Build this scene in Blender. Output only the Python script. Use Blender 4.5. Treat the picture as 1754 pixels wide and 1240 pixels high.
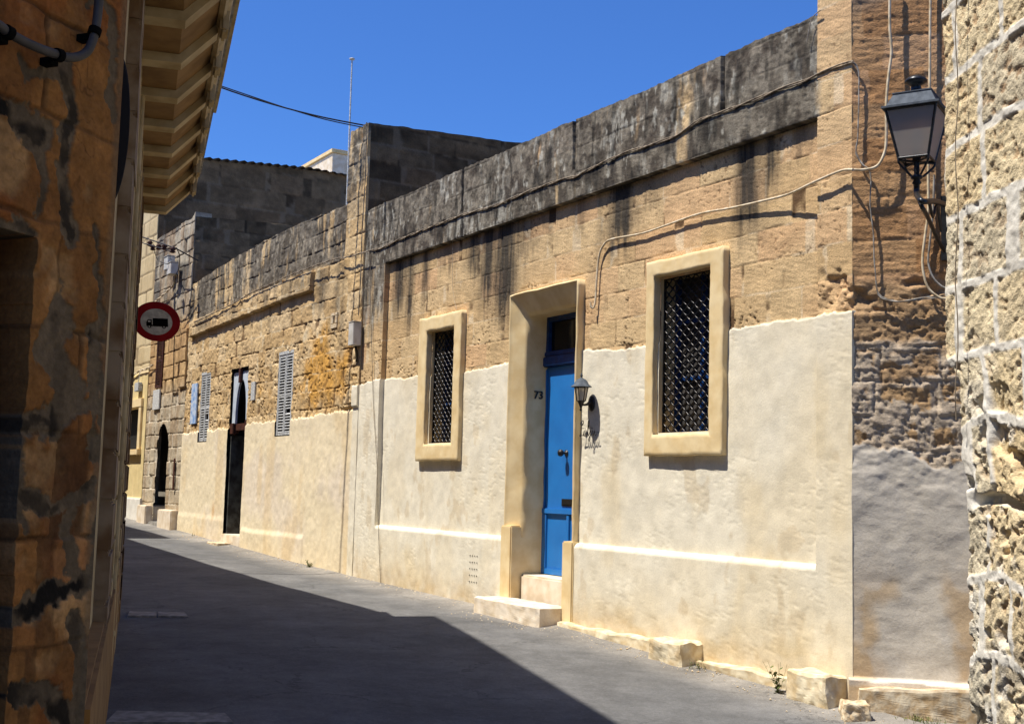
import bpy, bmesh, math, random
import numpy as np
from mathutils import Matrix, Vector
random.seed(7)
for o in list(bpy.data.objects): bpy.data.objects.remove(o)
scn = bpy.context.scene
COL = scn.collection

# ---------------------------------------------------------------- camera
FPX, ROLL, PITCH = 2100.0, math.radians(1.4894), math.radians(5.9193)
fwd = np.array([0, math.cos(PITCH), math.sin(PITCH)])
up0 = np.array([0, -math.sin(PITCH), math.cos(PITCH)])
rt0 = np.array([1.0, 0, 0])
EX = math.cos(ROLL)*rt0 + math.sin(ROLL)*up0
EU = -math.sin(ROLL)*rt0 + math.cos(ROLL)*up0
cam = bpy.data.cameras.new('camera'); co = bpy.data.objects.new('camera', cam); COL.objects.link(co)
cam.sensor_width = 36; cam.lens = FPX/1754*36; cam.clip_start = .05; cam.clip_end = 2000
co.matrix_world = Matrix(((EX[0], EU[0], -fwd[0], 0), (EX[1], EU[1], -fwd[1], 0), (EX[2], EU[2], -fwd[2], 0), (0, 0, 0, 1)))
scn.camera = co

# ---------------------------------------------------------------- sun, sky, exposure
SUN = Vector((-.986, -.298, 2.2)).normalized()
sl = bpy.data.lights.new('sun', 'SUN'); sl.energy = 5.0; sl.angle = math.radians(.53); sl.color = (1, .955, .88)
so = bpy.data.objects.new('sun', sl); COL.objects.link(so); so.rotation_euler = (-SUN).to_track_quat('-Z', 'Y').to_euler()
w = bpy.data.worlds.new('World'); scn.world = w; w.use_nodes = True
nt = w.node_tree; nt.nodes.clear()
sky = nt.nodes.new('ShaderNodeTexSky'); sky.sky_type = 'NISHITA'; sky.sun_disc = False
sky.sun_elevation = math.asin(SUN.z); sky.sun_rotation = math.atan2(SUN.x, SUN.y)
sky.altitude = 100; sky.air_density = 1.0; sky.dust_density = .2; sky.ozone_density = 4.0
bg = nt.nodes.new('ShaderNodeBackground'); bg.inputs[1].default_value = .085
out = nt.nodes.new('ShaderNodeOutputWorld')
tint = nt.nodes.new('ShaderNodeVectorMath'); tint.operation = 'MULTIPLY'; tint.inputs[1].default_value = (.48, .84, 1.42)
nt.links.new(sky.outputs[0], tint.inputs[0]); nt.links.new(tint.outputs[0], bg.inputs[0]); nt.links.new(bg.outputs[0], out.inputs[0])
scn.render.engine = 'CYCLES'; scn.cycles.diffuse_bounces = 2; scn.cycles.max_bounces = 6
scn.view_settings.view_transform = 'Standard'; scn.view_settings.look = 'None'
scn.view_settings.exposure = .47; scn.view_settings.gamma = 1

# ---------------------------------------------------------------- frames (street directions)
class Frame:
    def __init__(s, o, x, y):
        s.o = np.array(o, float); s.x = np.array([x[0], x[1], 0.]); s.y = np.array([y[0], y[1], 0.])
        s.M = Matrix(((x[0], y[0], 0, s.o[0]), (x[1], y[1], 0, s.o[1]), (0, 0, 1, s.o[2]), (0, 0, 0, 1)))
    def w(s, p): return s.o + s.x*p[0] + s.y*p[1] + np.array([0, 0, p[2]])
def ray(x, y): return fwd + EX*(x-877)/FPX - EU*(y-620)/FPX
def on(fr, x, y, off=0.0):           # point of a wall plane under a photo pixel -> local (s, off, z)
    d = ray(x, y); t = (np.dot(fr.o, fr.y)+off)/np.dot(d, fr.y); P = d*t - fr.o
    return (float(np.dot(P, fr.x)), off, float(P[2]))
MAIN = Frame((2.62608, 9.4, 0), (-.513004, .858386), (-.858386, -.513004))
CH = Frame((2.62608, 9.4, 0), (-.97815, .20791), (-.20791, -.97815))
LA = Frame((-.158, -.046, 0), (.2874, -.9578), (.9578, .2874))      # left building line; X = towards camera
RW = Frame((1.625, 4.6, 0), (-.0941, .99556), (-.99556, -.0941))
OW = Frame((-1.065, 3.2, 0), (-.342, -.9397), (.9397, -.342))
WORLD = Frame((0, 0, 0), (1, 0), (0, 1))

def lin(c):
    c = np.array(c, float)/255.; return np.where(c <= .04045, c/12.92, ((c+.055)/1.055)**2.4)
def gz(s): return np.interp(s, [-60, -12, 0, 3.9, 9.4, 14, 18, 24, 60, 400], [-4.2, -2.1, -1.575, -1.395, -1.30, -1.16, -1.02, -.86, .2, 10])
def mains(X, Y): return (X-2.62608)*-.513004 + (Y-9.4)*.858386

# ---------------------------------------------------------------- noise
rs = np.random.RandomState(11)
TAB = rs.rand(512, 512)
def h2(i, j, seed=0): return TAB[(i.astype(int)*7+seed*131) % 512, (j.astype(int)*13+seed*57+i.astype(int)) % 512]
def vn(x, y, seed=0):
    xi = np.floor(x); yi = np.floor(y); fx = x-xi; fy = y-yi
    fx = fx*fx*(3-2*fx); fy = fy*fy*(3-2*fy); xi = xi.astype(int)+seed*37; yi = yi.astype(int)+seed*91
    a = TAB[xi % 512, yi % 512]; b = TAB[(xi+1) % 512, yi % 512]; c = TAB[xi % 512, (yi+1) % 512]; d = TAB[(xi+1) % 512, (yi+1) % 512]
    return (a*(1-fx)+b*fx)*(1-fy)+(c*(1-fx)+d*fx)*fy
def fbm(x, y, o=4, seed=0, g=.5):
    v = 0; a = 1; t = 0
    for k in range(o):
        v = v+a*vn(x*2**k+k*17.3, y*2**k+k*9.1, seed+k); t += a; a *= g
    return v/t
def ss(a, b, x): t = np.clip((x-a)/(b-a+1e-9), 0, 1); return t*t*(3-2*t)
def mix(a, b, t): return a*(1-t[..., None])+b*t[..., None]
def blocks(S, Z, course, z0, wm, seed=0, wob=.01):
    zz = (Z + wob*2*(vn(S*2.3, Z*2.3, seed+5)-.5) + wob*(vn(S*14, Z*14, seed+6)-.5)-z0)/course
    r = np.floor(zz); fv = zz-r
    q = (S + wob*1.2*(vn(S*9, Z*9, seed+8)-.5))/wm + h2(r, r*0+3, seed)*7
    i = np.floor(q)
    jo = lambda k: k+(h2(k, r, seed+1)-.5)*.62
    lo = q < jo(i); cell = np.where(lo, i-1, i)
    L = jo(cell); R = jo(cell+1)
    dh = np.minimum(q-L, R-q)*wm; dv = np.minimum(fv, 1-fv)*course
    return np.minimum(dh, dv), h2(cell, r, seed+2), h2(cell, r, seed+3), dh, dv

# ---------------------------------------------------------------- materials
def newmat(name, rough=.9):
    m = bpy.data.materials.new(name); m.use_nodes = True; n = m.node_tree
    return m, n, n.nodes['Principled BSDF'], n.links
def nod(n, t, **k):
    x = n.nodes.new(t)
    for a, b in k.items(): setattr(x, a, b)
    return x
def stone_mat(name, bump=.35, scale=1.0, var=.28, rough=.92):     # colour from the mesh, fine grain and pitting from nodes
    m, n, b, L = newmat(name)
    at = nod(n, 'ShaderNodeAttribute', attribute_name='Col'); tc = nod(n, 'ShaderNodeTexCoord')
    n1 = nod(n, 'ShaderNodeTexNoise'); n1.inputs['Scale'].default_value = 55*scale; n1.inputs['Detail'].default_value = 6; n1.inputs['Roughness'].default_value = .65
    n2 = nod(n, 'ShaderNodeTexNoise'); n2.inputs['Scale'].default_value = 7*scale; n2.inputs['Detail'].default_value = 5
    vo = nod(n, 'ShaderNodeTexVoronoi'); vo.inputs['Scale'].default_value = 90*scale
    for q in (n1, n2, vo): L.new(tc.outputs['Object'], q.inputs['Vector'])
    r1 = nod(n, 'ShaderNodeMapRange'); r1.inputs['From Min'].default_value = .3; r1.inputs['From Max'].default_value = .7; r1.inputs['To Min'].default_value = 1-var; r1.inputs['To Max'].default_value = 1+var*.7
    r2 = nod(n, 'ShaderNodeMapRange'); r2.inputs['From Min'].default_value = .3; r2.inputs['From Max'].default_value = .7; r2.inputs['To Min'].default_value = .9; r2.inputs['To Max'].default_value = 1.08
    L.new(n1.outputs[0], r1.inputs[0]); L.new(n2.outputs[0], r2.inputs[0])
    lr = nod(n, 'ShaderNodeMix', data_type='FLOAT'); L.new(at.outputs['Alpha'], lr.inputs[0]); lr.inputs[2].default_value = 1; L.new(r1.outputs[0], lr.inputs[3])
    mu = nod(n, 'ShaderNodeMath', operation='MULTIPLY'); L.new(lr.outputs[0], mu.inputs[0]); L.new(r2.outputs[0], mu.inputs[1])
    vm = nod(n, 'ShaderNodeVectorMath', operation='SCALE'); L.new(at.outputs['Color'], vm.inputs[0]); L.new(mu.outputs[0], vm.inputs['Scale'])
    L.new(vm.outputs[0], b.inputs['Base Color']); b.inputs['Roughness'].default_value = rough; b.inputs['Specular IOR Level'].default_value = .15
    ad = nod(n, 'ShaderNodeMath', operation='MULTIPLY_ADD'); L.new(vo.outputs['Distance'], ad.inputs[0]); ad.inputs[1].default_value = .35; L.new(n1.outputs[0], ad.inputs[2])
    bp = nod(n, 'ShaderNodeBump'); bs_ = nod(n, 'ShaderNodeMath', operation='MULTIPLY'); L.new(at.outputs['Alpha'], bs_.inputs[0]); bs_.inputs[1].default_value = bump; L.new(bs_.outputs[0], bp.inputs['Strength']); bp.inputs['Distance'].default_value = .012
    L.new(ad.outputs[0], bp.inputs['Height']); L.new(bp.outputs[0], b.inputs['Normal'])
    return m
def plain(name, rgb, rough=.6, metal=0, var=.12, scale=25, bump=.1, spec=.3, rgb2=None):
    m, n, b, L = newmat(name); c = lin(rgb); c2 = lin(rgb2) if rgb2 is not None else c*(1-var)
    tc = nod(n, 'ShaderNodeTexCoord'); n1 = nod(n, 'ShaderNodeTexNoise'); n1.inputs['Scale'].default_value = scale; n1.inputs['Detail'].default_value = 6
    L.new(tc.outputs['Object'], n1.inputs['Vector'])
    cr = nod(n, 'ShaderNodeValToRGB'); cr.color_ramp.elements[0].position = .38; cr.color_ramp.elements[1].position = .62
    cr.color_ramp.elements[0].color = (*c2, 1); cr.color_ramp.elements[1].color = (*(c*(1+var*.3)), 1)
    L.new(n1.outputs[0], cr.inputs[0]); L.new(cr.outputs[0], b.inputs['Base Color'])
    b.inputs['Roughness'].default_value = rough; b.inputs['Metallic'].default_value = metal; b.inputs['Specular IOR Level'].default_value = spec
    if bump:
        bp = nod(n, 'ShaderNodeBump'); bp.inputs['Strength'].default_value = bump; bp.inputs['Distance'].default_value = .01
        L.new(n1.outputs[0], bp.inputs['Height']); L.new(bp.outputs[0], b.inputs['Normal'])
    return m
M = {}
M['stone'] = stone_mat('limestone and render', .4)
M['stone'].name = 'limestone and render'
M['plaster'] = stone_mat('painted render', .3, .8, .07)
M['rough'] = stone_mat('pitted limestone', .45, 1.6, .26)
M['frame'] = plain('ochre painted surround', (232, 208, 160), .85, rgb2=(222, 193, 140), scale=5, bump=.35)
M['sill'] = plain('pale step paint', (230, 216, 194), .85, rgb2=(216, 196, 166), scale=6, bump=.5)
M['blue'] = plain('blue door paint', (38, 118, 190), .38, rgb2=(34, 110, 182), scale=3, bump=.05, spec=.5)
M['bluedark'] = plain('blue frame paint', (24, 66, 122), .4, rgb2=(18, 48, 96), scale=12, bump=.05)
M['iron'] = plain('black iron', (24, 23, 23), .45, .2, rgb2=(42, 36, 32), scale=40, spec=.5)
M['shutter_grey'] = plain('grey inner shutter', (74, 70, 66), .8, rgb2=(54, 52, 50), scale=5)
M['grille'] = plain('worn iron grille', (46, 45, 46), .32, .7, rgb2=(62, 58, 54), scale=30, spec=.6)
M['lampblack'] = plain('weathered black paint', (26, 27, 29), .35, .3, rgb2=(44, 46, 48), scale=30, spec=.6)
M['lamptop'] = plain('grey lamp roof', (92, 98, 104), .75, 0, rgb2=(74, 80, 86), scale=20, spec=.2)
M['dark'] = plain('dark interior', (16, 15, 14), .8, bump=0)
M['white'] = plain('white paint', (214, 212, 205), .6, rgb2=(186, 184, 178), scale=20)
M['greypaint'] = plain('flaked grey paint', (206, 206, 202), .7, rgb2=(158, 158, 154), scale=35, bump=.4)
M['pipe'] = plain('cream cable sheath', (222, 206, 176), .6, rgb2=(190, 168, 132), scale=18)
M['cable'] = plain('weathered cable', (160, 144, 120), .7, rgb2=(98, 84, 68), scale=18)
M['greycable'] = plain('grey cable', (170, 164, 152), .6, rgb2=(120, 108, 94), scale=18)
M['black'] = plain('black rubber', (9, 9, 9), .9, bump=0, spec=.05)
M['conduit'] = plain('grey conduit', (64, 62, 62), .6, rgb2=(50, 49, 49), scale=15, bump=.05)
M['boxgrey'] = plain('pale plastic box', (205, 200, 190), .5, rgb2=(186, 180, 168), scale=8, bump=.05)
M['rust'] = plain('rusty iron', (96, 52, 30), .8, rgb2=(60, 32, 22), scale=30, bump=.4)
M['brown'] = plain('brown painted wood', (82, 42, 26), .7, rgb2=(54, 28, 20), scale=20, bump=.2)
M['red'] = plain('red sign paint', (160, 14, 28), .6, rgb2=(138, 12, 24), scale=6, bump=0)
M['plate'] = plain('blue glazed tile', (120, 156, 205), .35, rgb2=(205, 215, 226), scale=14, bump=.05)
M['cream'] = plain('cream painted stone', (192, 170, 126), .85, rgb2=(168, 144, 100), scale=5, bump=.3)
M['peel'] = plain('peeling blackened stone', (128, 98, 64), .9, rgb2=(20, 16, 14), scale=3.5, bump=.8)
M['worn'] = plain('worn pale stone', (150, 132, 108), .9, rgb2=(112, 86, 58), scale=4, bump=.5)
M['tan'] = plain('tan painted soffit', (146, 112, 66), .85, rgb2=(126, 94, 52), scale=5, bump=.3)
M['greyreveal'] = plain('flaking grey door lining', (78, 80, 76), .8, rgb2=(48, 46, 42), scale=7, bump=.3)
M['tin'] = plain('rusty corrugated tin', (90, 76, 66), .6, .5, rgb2=(52, 44, 40), scale=8, bump=.2)
M['roof'] = plain('flat roof screed', (150, 142, 128), .9, rgb2=(120, 112, 100), scale=3)
M['greendoor'] = plain('faded dark green door', (24, 26, 25), .8, rgb2=(42, 38, 30), scale=4, bump=.2)
M['paleblue'] = plain('pale grey blue paint', (196, 204, 212), .6, rgb2=(176, 184, 194), scale=6, bump=.1)
M['rubble'] = plain('pale broken stone', (214, 198, 168), .9, rgb2=(190, 162, 122), scale=16, bump=.8)
M['wash'] = plain('whitewashed rough stone', (226, 212, 180), .9, rgb2=(206, 182, 140), scale=9, bump=.7)
M['slab'] = plain('worn concrete slab', (158, 152, 142), .9, rgb2=(124, 120, 112), scale=12, bump=.4)
M['leaf'] = plain('dry green leaves', (74, 92, 44), .7, rgb2=(120, 116, 62), scale=20, bump=0)
def glassmat(name, rgb, rough, alpha_t):
    m, n, b, L = newmat(name); b.inputs['Base Color'].default_value = (*lin(rgb), 1); b.inputs['Roughness'].default_value = rough
    b.inputs['Transmission Weight'].default_value = alpha_t; b.inputs['IOR'].default_value = 1.3; return m
M['glass'] = glassmat('window glass', (20, 22, 26), .08, 0)
M['lampglass'] = glassmat('frosted lamp glass', (226, 218, 208), .42, .7)
M['bulb'] = plain('milky bulb', (200, 205, 200), .3, bump=0)
# asphalt
m, n, b, L = newmat('asphalt'); M['asphalt'] = m
tc = nod(n, 'ShaderNodeTexCoord')
def nz(sc, det=6, ro=.6):
    q = nod(n, 'ShaderNodeTexNoise'); q.inputs['Scale'].default_value = sc; q.inputs['Detail'].default_value = det; q.inputs['Roughness'].default_value = ro; L.new(tc.outputs['Object'], q.inputs['Vector']); return q
a1, a2, a3 = nz(.9, 6), nz(160, 3), nz(9, 6, .7)
cr = nod(n, 'ShaderNodeValToRGB'); cr.color_ramp.elements[0].position = .3; cr.color_ramp.elements[1].position = .7
cr.color_ramp.elements[0].color = (.106, .104, .100, 1); cr.color_ramp.elements[1].color = (.160, .157, .150, 1); L.new(a1.outputs[0], cr.inputs[0])
def mr(src, lo, hi, a=.3, c=.7):
    q = nod(n, 'ShaderNodeMapRange'); q.inputs['From Min'].default_value = a; q.inputs['From Max'].default_value = c; q.inputs['To Min'].default_value = lo; q.inputs['To Max'].default_value = hi; L.new(src, q.inputs[0]); return q
g1 = mr(a2.outputs[0], .72, 1.25); g2 = mr(a3.outputs[0], .88, 1.1)
dm = nod(n, 'ShaderNodeAttribute', attribute_name='Col')
mu = nod(n, 'ShaderNodeMath', operation='MULTIPLY'); L.new(g1.outputs[0], mu.inputs[0]); L.new(g2.outputs[0], mu.inputs[1])
v1 = nod(n, 'ShaderNodeVectorMath', operation='MULTIPLY'); L.new(cr.outputs[0], v1.inputs[0]); L.new(dm.outputs['Color'], v1.inputs[1])
v2 = nod(n, 'ShaderNodeVectorMath', operation='SCALE'); L.new(v1.outputs[0], v2.inputs[0]); L.new(mu.outputs[0], v2.inputs['Scale'])
a4 = nz(2.2, 8, .7); a5 = nz(38, 4, .6)
wv = nod(n, 'ShaderNodeVectorMath', operation='MULTIPLY_ADD'); L.new(a3.outputs['Color'], wv.inputs[0]); wv.inputs[1].default_value = (.35, .35, .35); L.new(tc.outputs['Object'], wv.inputs[2])
vo = nod(n, 'ShaderNodeTexVoronoi', feature='DISTANCE_TO_EDGE'); vo.inputs['Scale'].default_value = .9; L.new(wv.outputs[0], vo.inputs['Vector'])
ck = mr(vo.outputs['Distance'], .45, 1, 0, .012); st = mr(a4.outputs[0], .80, 1.16, .35, .65); gr = mr(a5.outputs[0], .86, 1.14, .3, .7)
cm = mr(a1.outputs[0], 0, 1, .48, .56); cmx = nod(n, 'ShaderNodeMix', data_type='FLOAT'); L.new(cm.outputs[0], cmx.inputs[0]); cmx.inputs[2].default_value = 1; L.new(ck.outputs[0], cmx.inputs[3])
q1 = nod(n, 'ShaderNodeMath', operation='MULTIPLY'); L.new(st.outputs[0], q1.inputs[0]); L.new(gr.outputs[0], q1.inputs[1])
q2 = nod(n, 'ShaderNodeMath', operation='MULTIPLY'); L.new(q1.outputs[0], q2.inputs[0]); L.new(cmx.outputs[0], q2.inputs[1])
v3 = nod(n, 'ShaderNodeVectorMath', operation='SCALE'); L.new(v2.outputs[0], v3.inputs[0]); L.new(q2.outputs[0], v3.inputs['Scale'])
L.new(v3.outputs[0], b.inputs['Base Color']); b.inputs['Roughness'].default_value = .9; b.inputs['Specular IOR Level'].default_value = .2
bp = nod(n, 'ShaderNodeBump'); bp.inputs['Strength'].default_value = .6; bp.inputs['Distance'].default_value = .008
L.new(a2.outputs[0], bp.inputs['Height']); L.new(bp.outputs[0], b.inputs['Normal'])

# ---------------------------------------------------------------- builders
BASE = {}
def thing(name, fr, base, label, cat, group=None):
    o = bpy.data.objects.new(name, None); COL.objects.link(o); o.empty_display_size = .2
    o.matrix_world = fr.M @ Matrix.Translation(base)
    o['label'] = label; o['category'] = cat
    if group: o['group'] = group
    BASE[o.name] = np.array(base, float); return o
def link(name, me, mat, parent=None, fr=None, base=(0, 0, 0), label=None, cat=None, group=None, kind=None):
    o = bpy.data.objects.new(name, me); COL.objects.link(o)
    if mat is not None: me.materials.append(mat)
    if parent: o.parent = parent; BASE[o.name] = BASE[parent.name]
    elif fr: o.matrix_world = fr.M @ Matrix.Translation(base); BASE[o.name] = np.array(base, float)
    if label: o['label'] = label
    if cat: o['category'] = cat
    if group: o['group'] = group
    if kind: o['kind'] = kind
    return o
class MB:
    def __init__(s): s.v = []; s.f = []; s.sm = []
    def add(s, vs, fs, smooth=False):
        k = len(s.v); s.v += [tuple(map(float, p)) for p in vs]; s.f += [tuple(i+k for i in f) for f in fs]; s.sm += [smooth]*len(fs); return s
    def box(s, x0, x1, y0, y1, z0, z1, bev=0):
        if bev <= 0:
            vs = [(x, y, z) for x in (x0, x1) for y in (y0, y1) for z in (z0, z1)]
            return s.add(vs, [(0, 1, 3, 2), (4, 6, 7, 5), (0, 4, 5, 1), (2, 3, 7, 6), (0, 2, 6, 4), (1, 5, 7, 3)])
        bm = bmesh.new(); bmesh.ops.create_cube(bm, size=1)
        for v in bm.verts: v.co = Vector(((x0+x1)/2+v.co.x*(x1-x0), (y0+y1)/2+v.co.y*(y1-y0), (z0+z1)/2+v.co.z*(z1-z0)))
        bmesh.ops.bevel(bm, geom=bm.edges[:], offset=min(bev, .45*min(x1-x0, y1-y0, z1-z0)), segments=2, affect='EDGES')
        bm.verts.index_update(); s.add([v.co[:] for v in bm.verts], [[v.index for v in f.verts] for f in bm.faces]); bm.free(); return s
    def hexa(s, p):   # eight points: bottom 4 (ccw), top 4
        return s.add(p, [(0, 3, 2, 1), (4, 5, 6, 7), (0, 1, 5, 4), (1, 2, 6, 5), (2, 3, 7, 6), (3, 0, 4, 7)])
    def tube(s, pts, r, n=8, smooth=3, closed=False):
        P = [np.array(p, float) for p in pts]
        if smooth > 1 and len(P) > 2:
            Q = []; N = len(P)
            for i in range(N-1):
                p0 = P[max(i-1, 0)]; p1 = P[i]; p2 = P[i+1]; p3 = P[min(i+2, N-1)]
                for k in range(smooth):
                    t = k/smooth; Q.append(.5*((2*p1)+(-p0+p2)*t+(2*p0-5*p1+4*p2-p3)*t*t+(-p0+3*p1-3*p2+p3)*t**3))
            Q.append(P[-1]); P = Q
        rr = r if hasattr(r, '__len__') else [r]*len(P)
        if len(rr) != len(P): rr = np.interp(np.linspace(0, 1, len(P)), np.linspace(0, 1, len(rr)), rr)
        vs = []; up = None
        for i, p in enumerate(P):
            t = P[min(i+1, len(P)-1)]-P[max(i-1, 0)]; t = t/(np.linalg.norm(t)+1e-9)
            if up is None:
                up = np.array([0, 0, 1.]) if abs(t[2]) < .9 else np.array([1., 0, 0])
            a = np.cross(t, up); a /= np.linalg.norm(a)+1e-9; b_ = np.cross(a, t); up = b_
            for k in range(n):
                q = 2*math.pi*k/n; vs.append(p+rr[i]*(math.cos(q)*a+math.sin(q)*b_))
        fs = [(i*n+k, i*n+(k+1) % n, (i+1)*n+(k+1) % n, (i+1)*n+k) for i in range(len(P)-1) for k in range(n)]
        s.add(vs, fs, True); m0 = len(P)-1
        s.add([vs[k] for k in range(n)]+[vs[m0*n+k] for k in range(n)], [tuple(range(n-1, -1, -1)), tuple(range(n, 2*n))]); return s
    def lathe(s, prof, c=(0, 0, 0), n=24, axis='z', sq=False, rot=0):
        vs = []; A = [rot+2*math.pi*k/n for k in range(n)]
        for r, h in prof:
            for a in A:
                x, y = r*math.cos(a), r*math.sin(a)
                vs.append((c[0]+x, c[1]+y, c[2]+h) if axis == 'z' else ((c[0]+x, c[1]+h, c[2]+y) if axis == 'y' else (c[0]+h, c[1]+x, c[2]+y)))
        fs = [(i*n+k, i*n+(k+1) % n, (i+1)*n+(k+1) % n, (i+1)*n+k) for i in range(len(prof)-1) for k in range(n)]
        s.add(vs, fs, n > 8)
        s.add([vs[k] for k in range(n)]+[vs[(len(prof)-1)*n+k] for k in range(n)], [tuple(range(n-1, -1, -1)), tuple(range(n, 2*n))]); return s
    def mesh(s, name, base=(0, 0, 0)):
        me = bpy.data.meshes.new(name); b = base
        me.from_pydata([(p[0]-b[0], p[1]-b[1], p[2]-b[2]) for p in s.v], [], s.f); me.polygons.foreach_set('use_smooth', s.sm)
        bm = bmesh.new(); bm.from_mesh(me); bmesh.ops.recalc_face_normals(bm, faces=bm.faces[:]); bm.to_mesh(me); bm.free(); me.update(); return me
    def build(s, name, mat, parent, label=None, **k):
        return link(name, s.mesh(name, BASE[parent.name]), mat, parent, label=label, **k)
    def top(s, name, mat, fr, base, label, cat, group=None, kind=None):
        return link(name, s.mesh(name, base), mat, None, fr, base, label, cat, group, kind)

def relief(name, parent, mat, s0, s1, z0, z1, ds, dz, yf, cf, af=None, hole=None, ztop=None, zbot=None, thick=.3, edges_s=(), edges_z=(), base=None, top=None, mitre=(0, 0), smooth=True):
    """carved wall surface: a fine grid with real depth, its sides and top returned to the given thickness"""
    def axis(a, b, d, ed):
        v = list(np.linspace(a, b, int(round((b-a)/d))+1))
        for e in ed: v += [e-.0015, e+.0015]
        return np.array(sorted(set(v)))
    S, Z = axis(s0, s1, ds, edges_s), axis(z0, z1, dz, edges_z)
    nx, nz_ = len(S), len(Z)
    SS, ZZ = np.meshgrid(S, Z, indexing='ij')
    if ztop is not None: ZZ = np.minimum(ZZ, ztop(SS))
    if zbot is not None: ZZ = np.maximum(ZZ, zbot(SS))
    Y = yf(SS, ZZ); C = cf(SS, ZZ, Y); C = np.concatenate([np.clip(C, .002, .95), (af(SS, ZZ) if af else 1+0*SS)[..., None]], -1)
    XX = SS + np.where(SS <= s0+1e-6, mitre[0]*Y, 0) + np.where(SS >= s1-1e-6, mitre[1]*Y, 0)
    V = np.stack([XX, Y, ZZ], -1).reshape(-1, 3)
    idx = np.arange(nx*nz_).reshape(nx, nz_)
    F = np.stack([idx[:-1, :-1], idx[:-1, 1:], idx[1:, 1:], idx[1:, :-1]], -1)
    cs = (SS[:-1, :-1]+SS[1:, 1:])/2; cz = (ZZ[:-1, :-1]+ZZ[1:, 1:])/2
    keep = ((ZZ[:-1, 1:]-ZZ[:-1, :-1]) > 1e-5) | ((ZZ[1:, 1:]-ZZ[1:, :-1]) > 1e-5)
    if hole is not None: keep &= ~hole(cs, cz)
    F = F[keep]
    cc = C.reshape(-1, 4)
    def strip(ids, flip):
        nonlocal V, F, cc
        k = len(V); bk = V[ids].copy(); bk[:, 1] = -thick
        V = np.vstack([V, V[ids], bk]); cc = np.vstack([cc, cc[ids], cc[ids]]); n_ = len(ids); a = np.arange(n_-1)
        q = np.stack([k+a, k+a+1, k+n_+a+1, k+n_+a], -1)
        F = np.vstack([F, q[:, ::-1] if flip else q])
    strip(idx[:, -1], True); strip(idx[0, :], True); strip(idx[-1, :], False)
    b = BASE[parent.name] if parent else np.array(base, float)
    V = V-b
    me = bpy.data.meshes.new(name); me.vertices.add(len(V)); me.vertices.foreach_set('co', V.astype(np.float32).ravel())
    me.loops.add(len(F)*4); me.loops.foreach_set('vertex_index', F.astype(np.int32).ravel())
    me.polygons.add(len(F)); me.polygons.foreach_set('loop_start', np.arange(0, len(F)*4, 4, dtype=np.int32))
    yr = V[:, 1][F]; me.polygons.foreach_set('use_smooth', smooth & ((yr.max(1)-yr.min(1)) < .035))
    me.update(calc_edges=True)
    at = me.color_attributes.new('Col', 'FLOAT_COLOR', 'POINT')
    at.data.foreach_set('color', cc.astype(np.float32).ravel())
    me.validate()
    if parent: return link(name, me, mat, parent)
    return link(name, me, mat, None, top['fr'], base, top.get('label'), top.get('cat'), None, top.get('kind'))

def text_mb(txt, size, depth, fr_pt, fr_x, fr_z, out_dir):
    cu = bpy.data.curves.new('t', 'FONT'); cu.body = txt; cu.size = size; cu.extrude = depth/2; cu.align_x = 'CENTER'; cu.align_y = 'CENTER'; cu.offset = size*.012
    o = bpy.data.objects.new('t', cu); COL.objects.link(o); dg = bpy.context.evaluated_depsgraph_get(); dg.update()
    me = bpy.data.meshes.new_from_object(o.evaluated_get(dg)); mb = MB()
    P = [np.array(fr_pt)+np.array(fr_x)*v.co.x+np.array(fr_z)*v.co.y+np.array(out_dir)*v.co.z for v in me.vertices]
    mb.add(P, [tuple(p.vertices) for p in me.polygons]); bpy.data.objects.remove(o); return mb

# ================================================================= STREET
def build_street():
    a = np.concatenate([[-300, -120, -60, -30, -20], np.arange(-14, 32, .12), [40, 60, 120, 250]])      # along s
    t = np.concatenate([[-200, -80, -30, -12], np.arange(-4, 8.01, .12), [12, 30, 80, 200]])           # off from main wall
    A, T = np.meshgrid(a, t, indexing='ij')
    Z = gz(A) + .012*(fbm(A*.8+50, T*.8+50, 3, 3)-.5)*2 + np.where((T > -.05) & (T < 6), .035*np.exp(-((T-.0)/.25)**2), 0)
    dust = ss(.75, .0, T)*(.35+.9*fbm(A*2.5+40, T*4+40, 4, 9))
    dust = np.clip(dust, 0, 1)*(T > -3)
    crack = ss(.03, .0, np.abs(fbm(A*.7+9, T*.7+9, 3, 33)-.5))*.0
    base = np.ones(A.shape+(3,))
    patch = ss(.5, .56, fbm(A*.35+3, T*.5+70, 3, 15))
    base = mix(base, np.array([1.12, 1.11, 1.1]), patch)
    base = mix(base, np.array([2.6, 2.35, 2.0]), np.clip(dust*.8, 0, 1))
    P = MAIN.o[:, None, None]*0
    X = MAIN.o[0]+MAIN.x[0]*A+MAIN.y[0]*T; Yw = MAIN.o[1]+MAIN.x[1]*A+MAIN.y[1]*T
    V = np.stack([X, Yw, Z], -1).reshape(-1, 3); i = np.arange(A.size).reshape(A.shape)
    F = np.stack([i[:-1, :-1], i[1:, :-1], i[1:, 1:], i[:-1, 1:]], -1).reshape(-1, 4)
    me = bpy.data.meshes.new('street'); me.from_pydata(V.tolist(), [], F.tolist()); me.polygons.foreach_set('use_smooth', np.ones(len(F), bool))
    at = me.color_attributes.new('Col', 'FLOAT_COLOR', 'POINT'); at.data.foreach_set('color', np.hstack([base.reshape(-1, 3), np.ones((A.size, 1))]).astype(np.float32).ravel())
    me.update(); link('street', me, M['asphalt'], None, WORLD, (0, 0, 0), kind='structure')
build_street()

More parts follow.
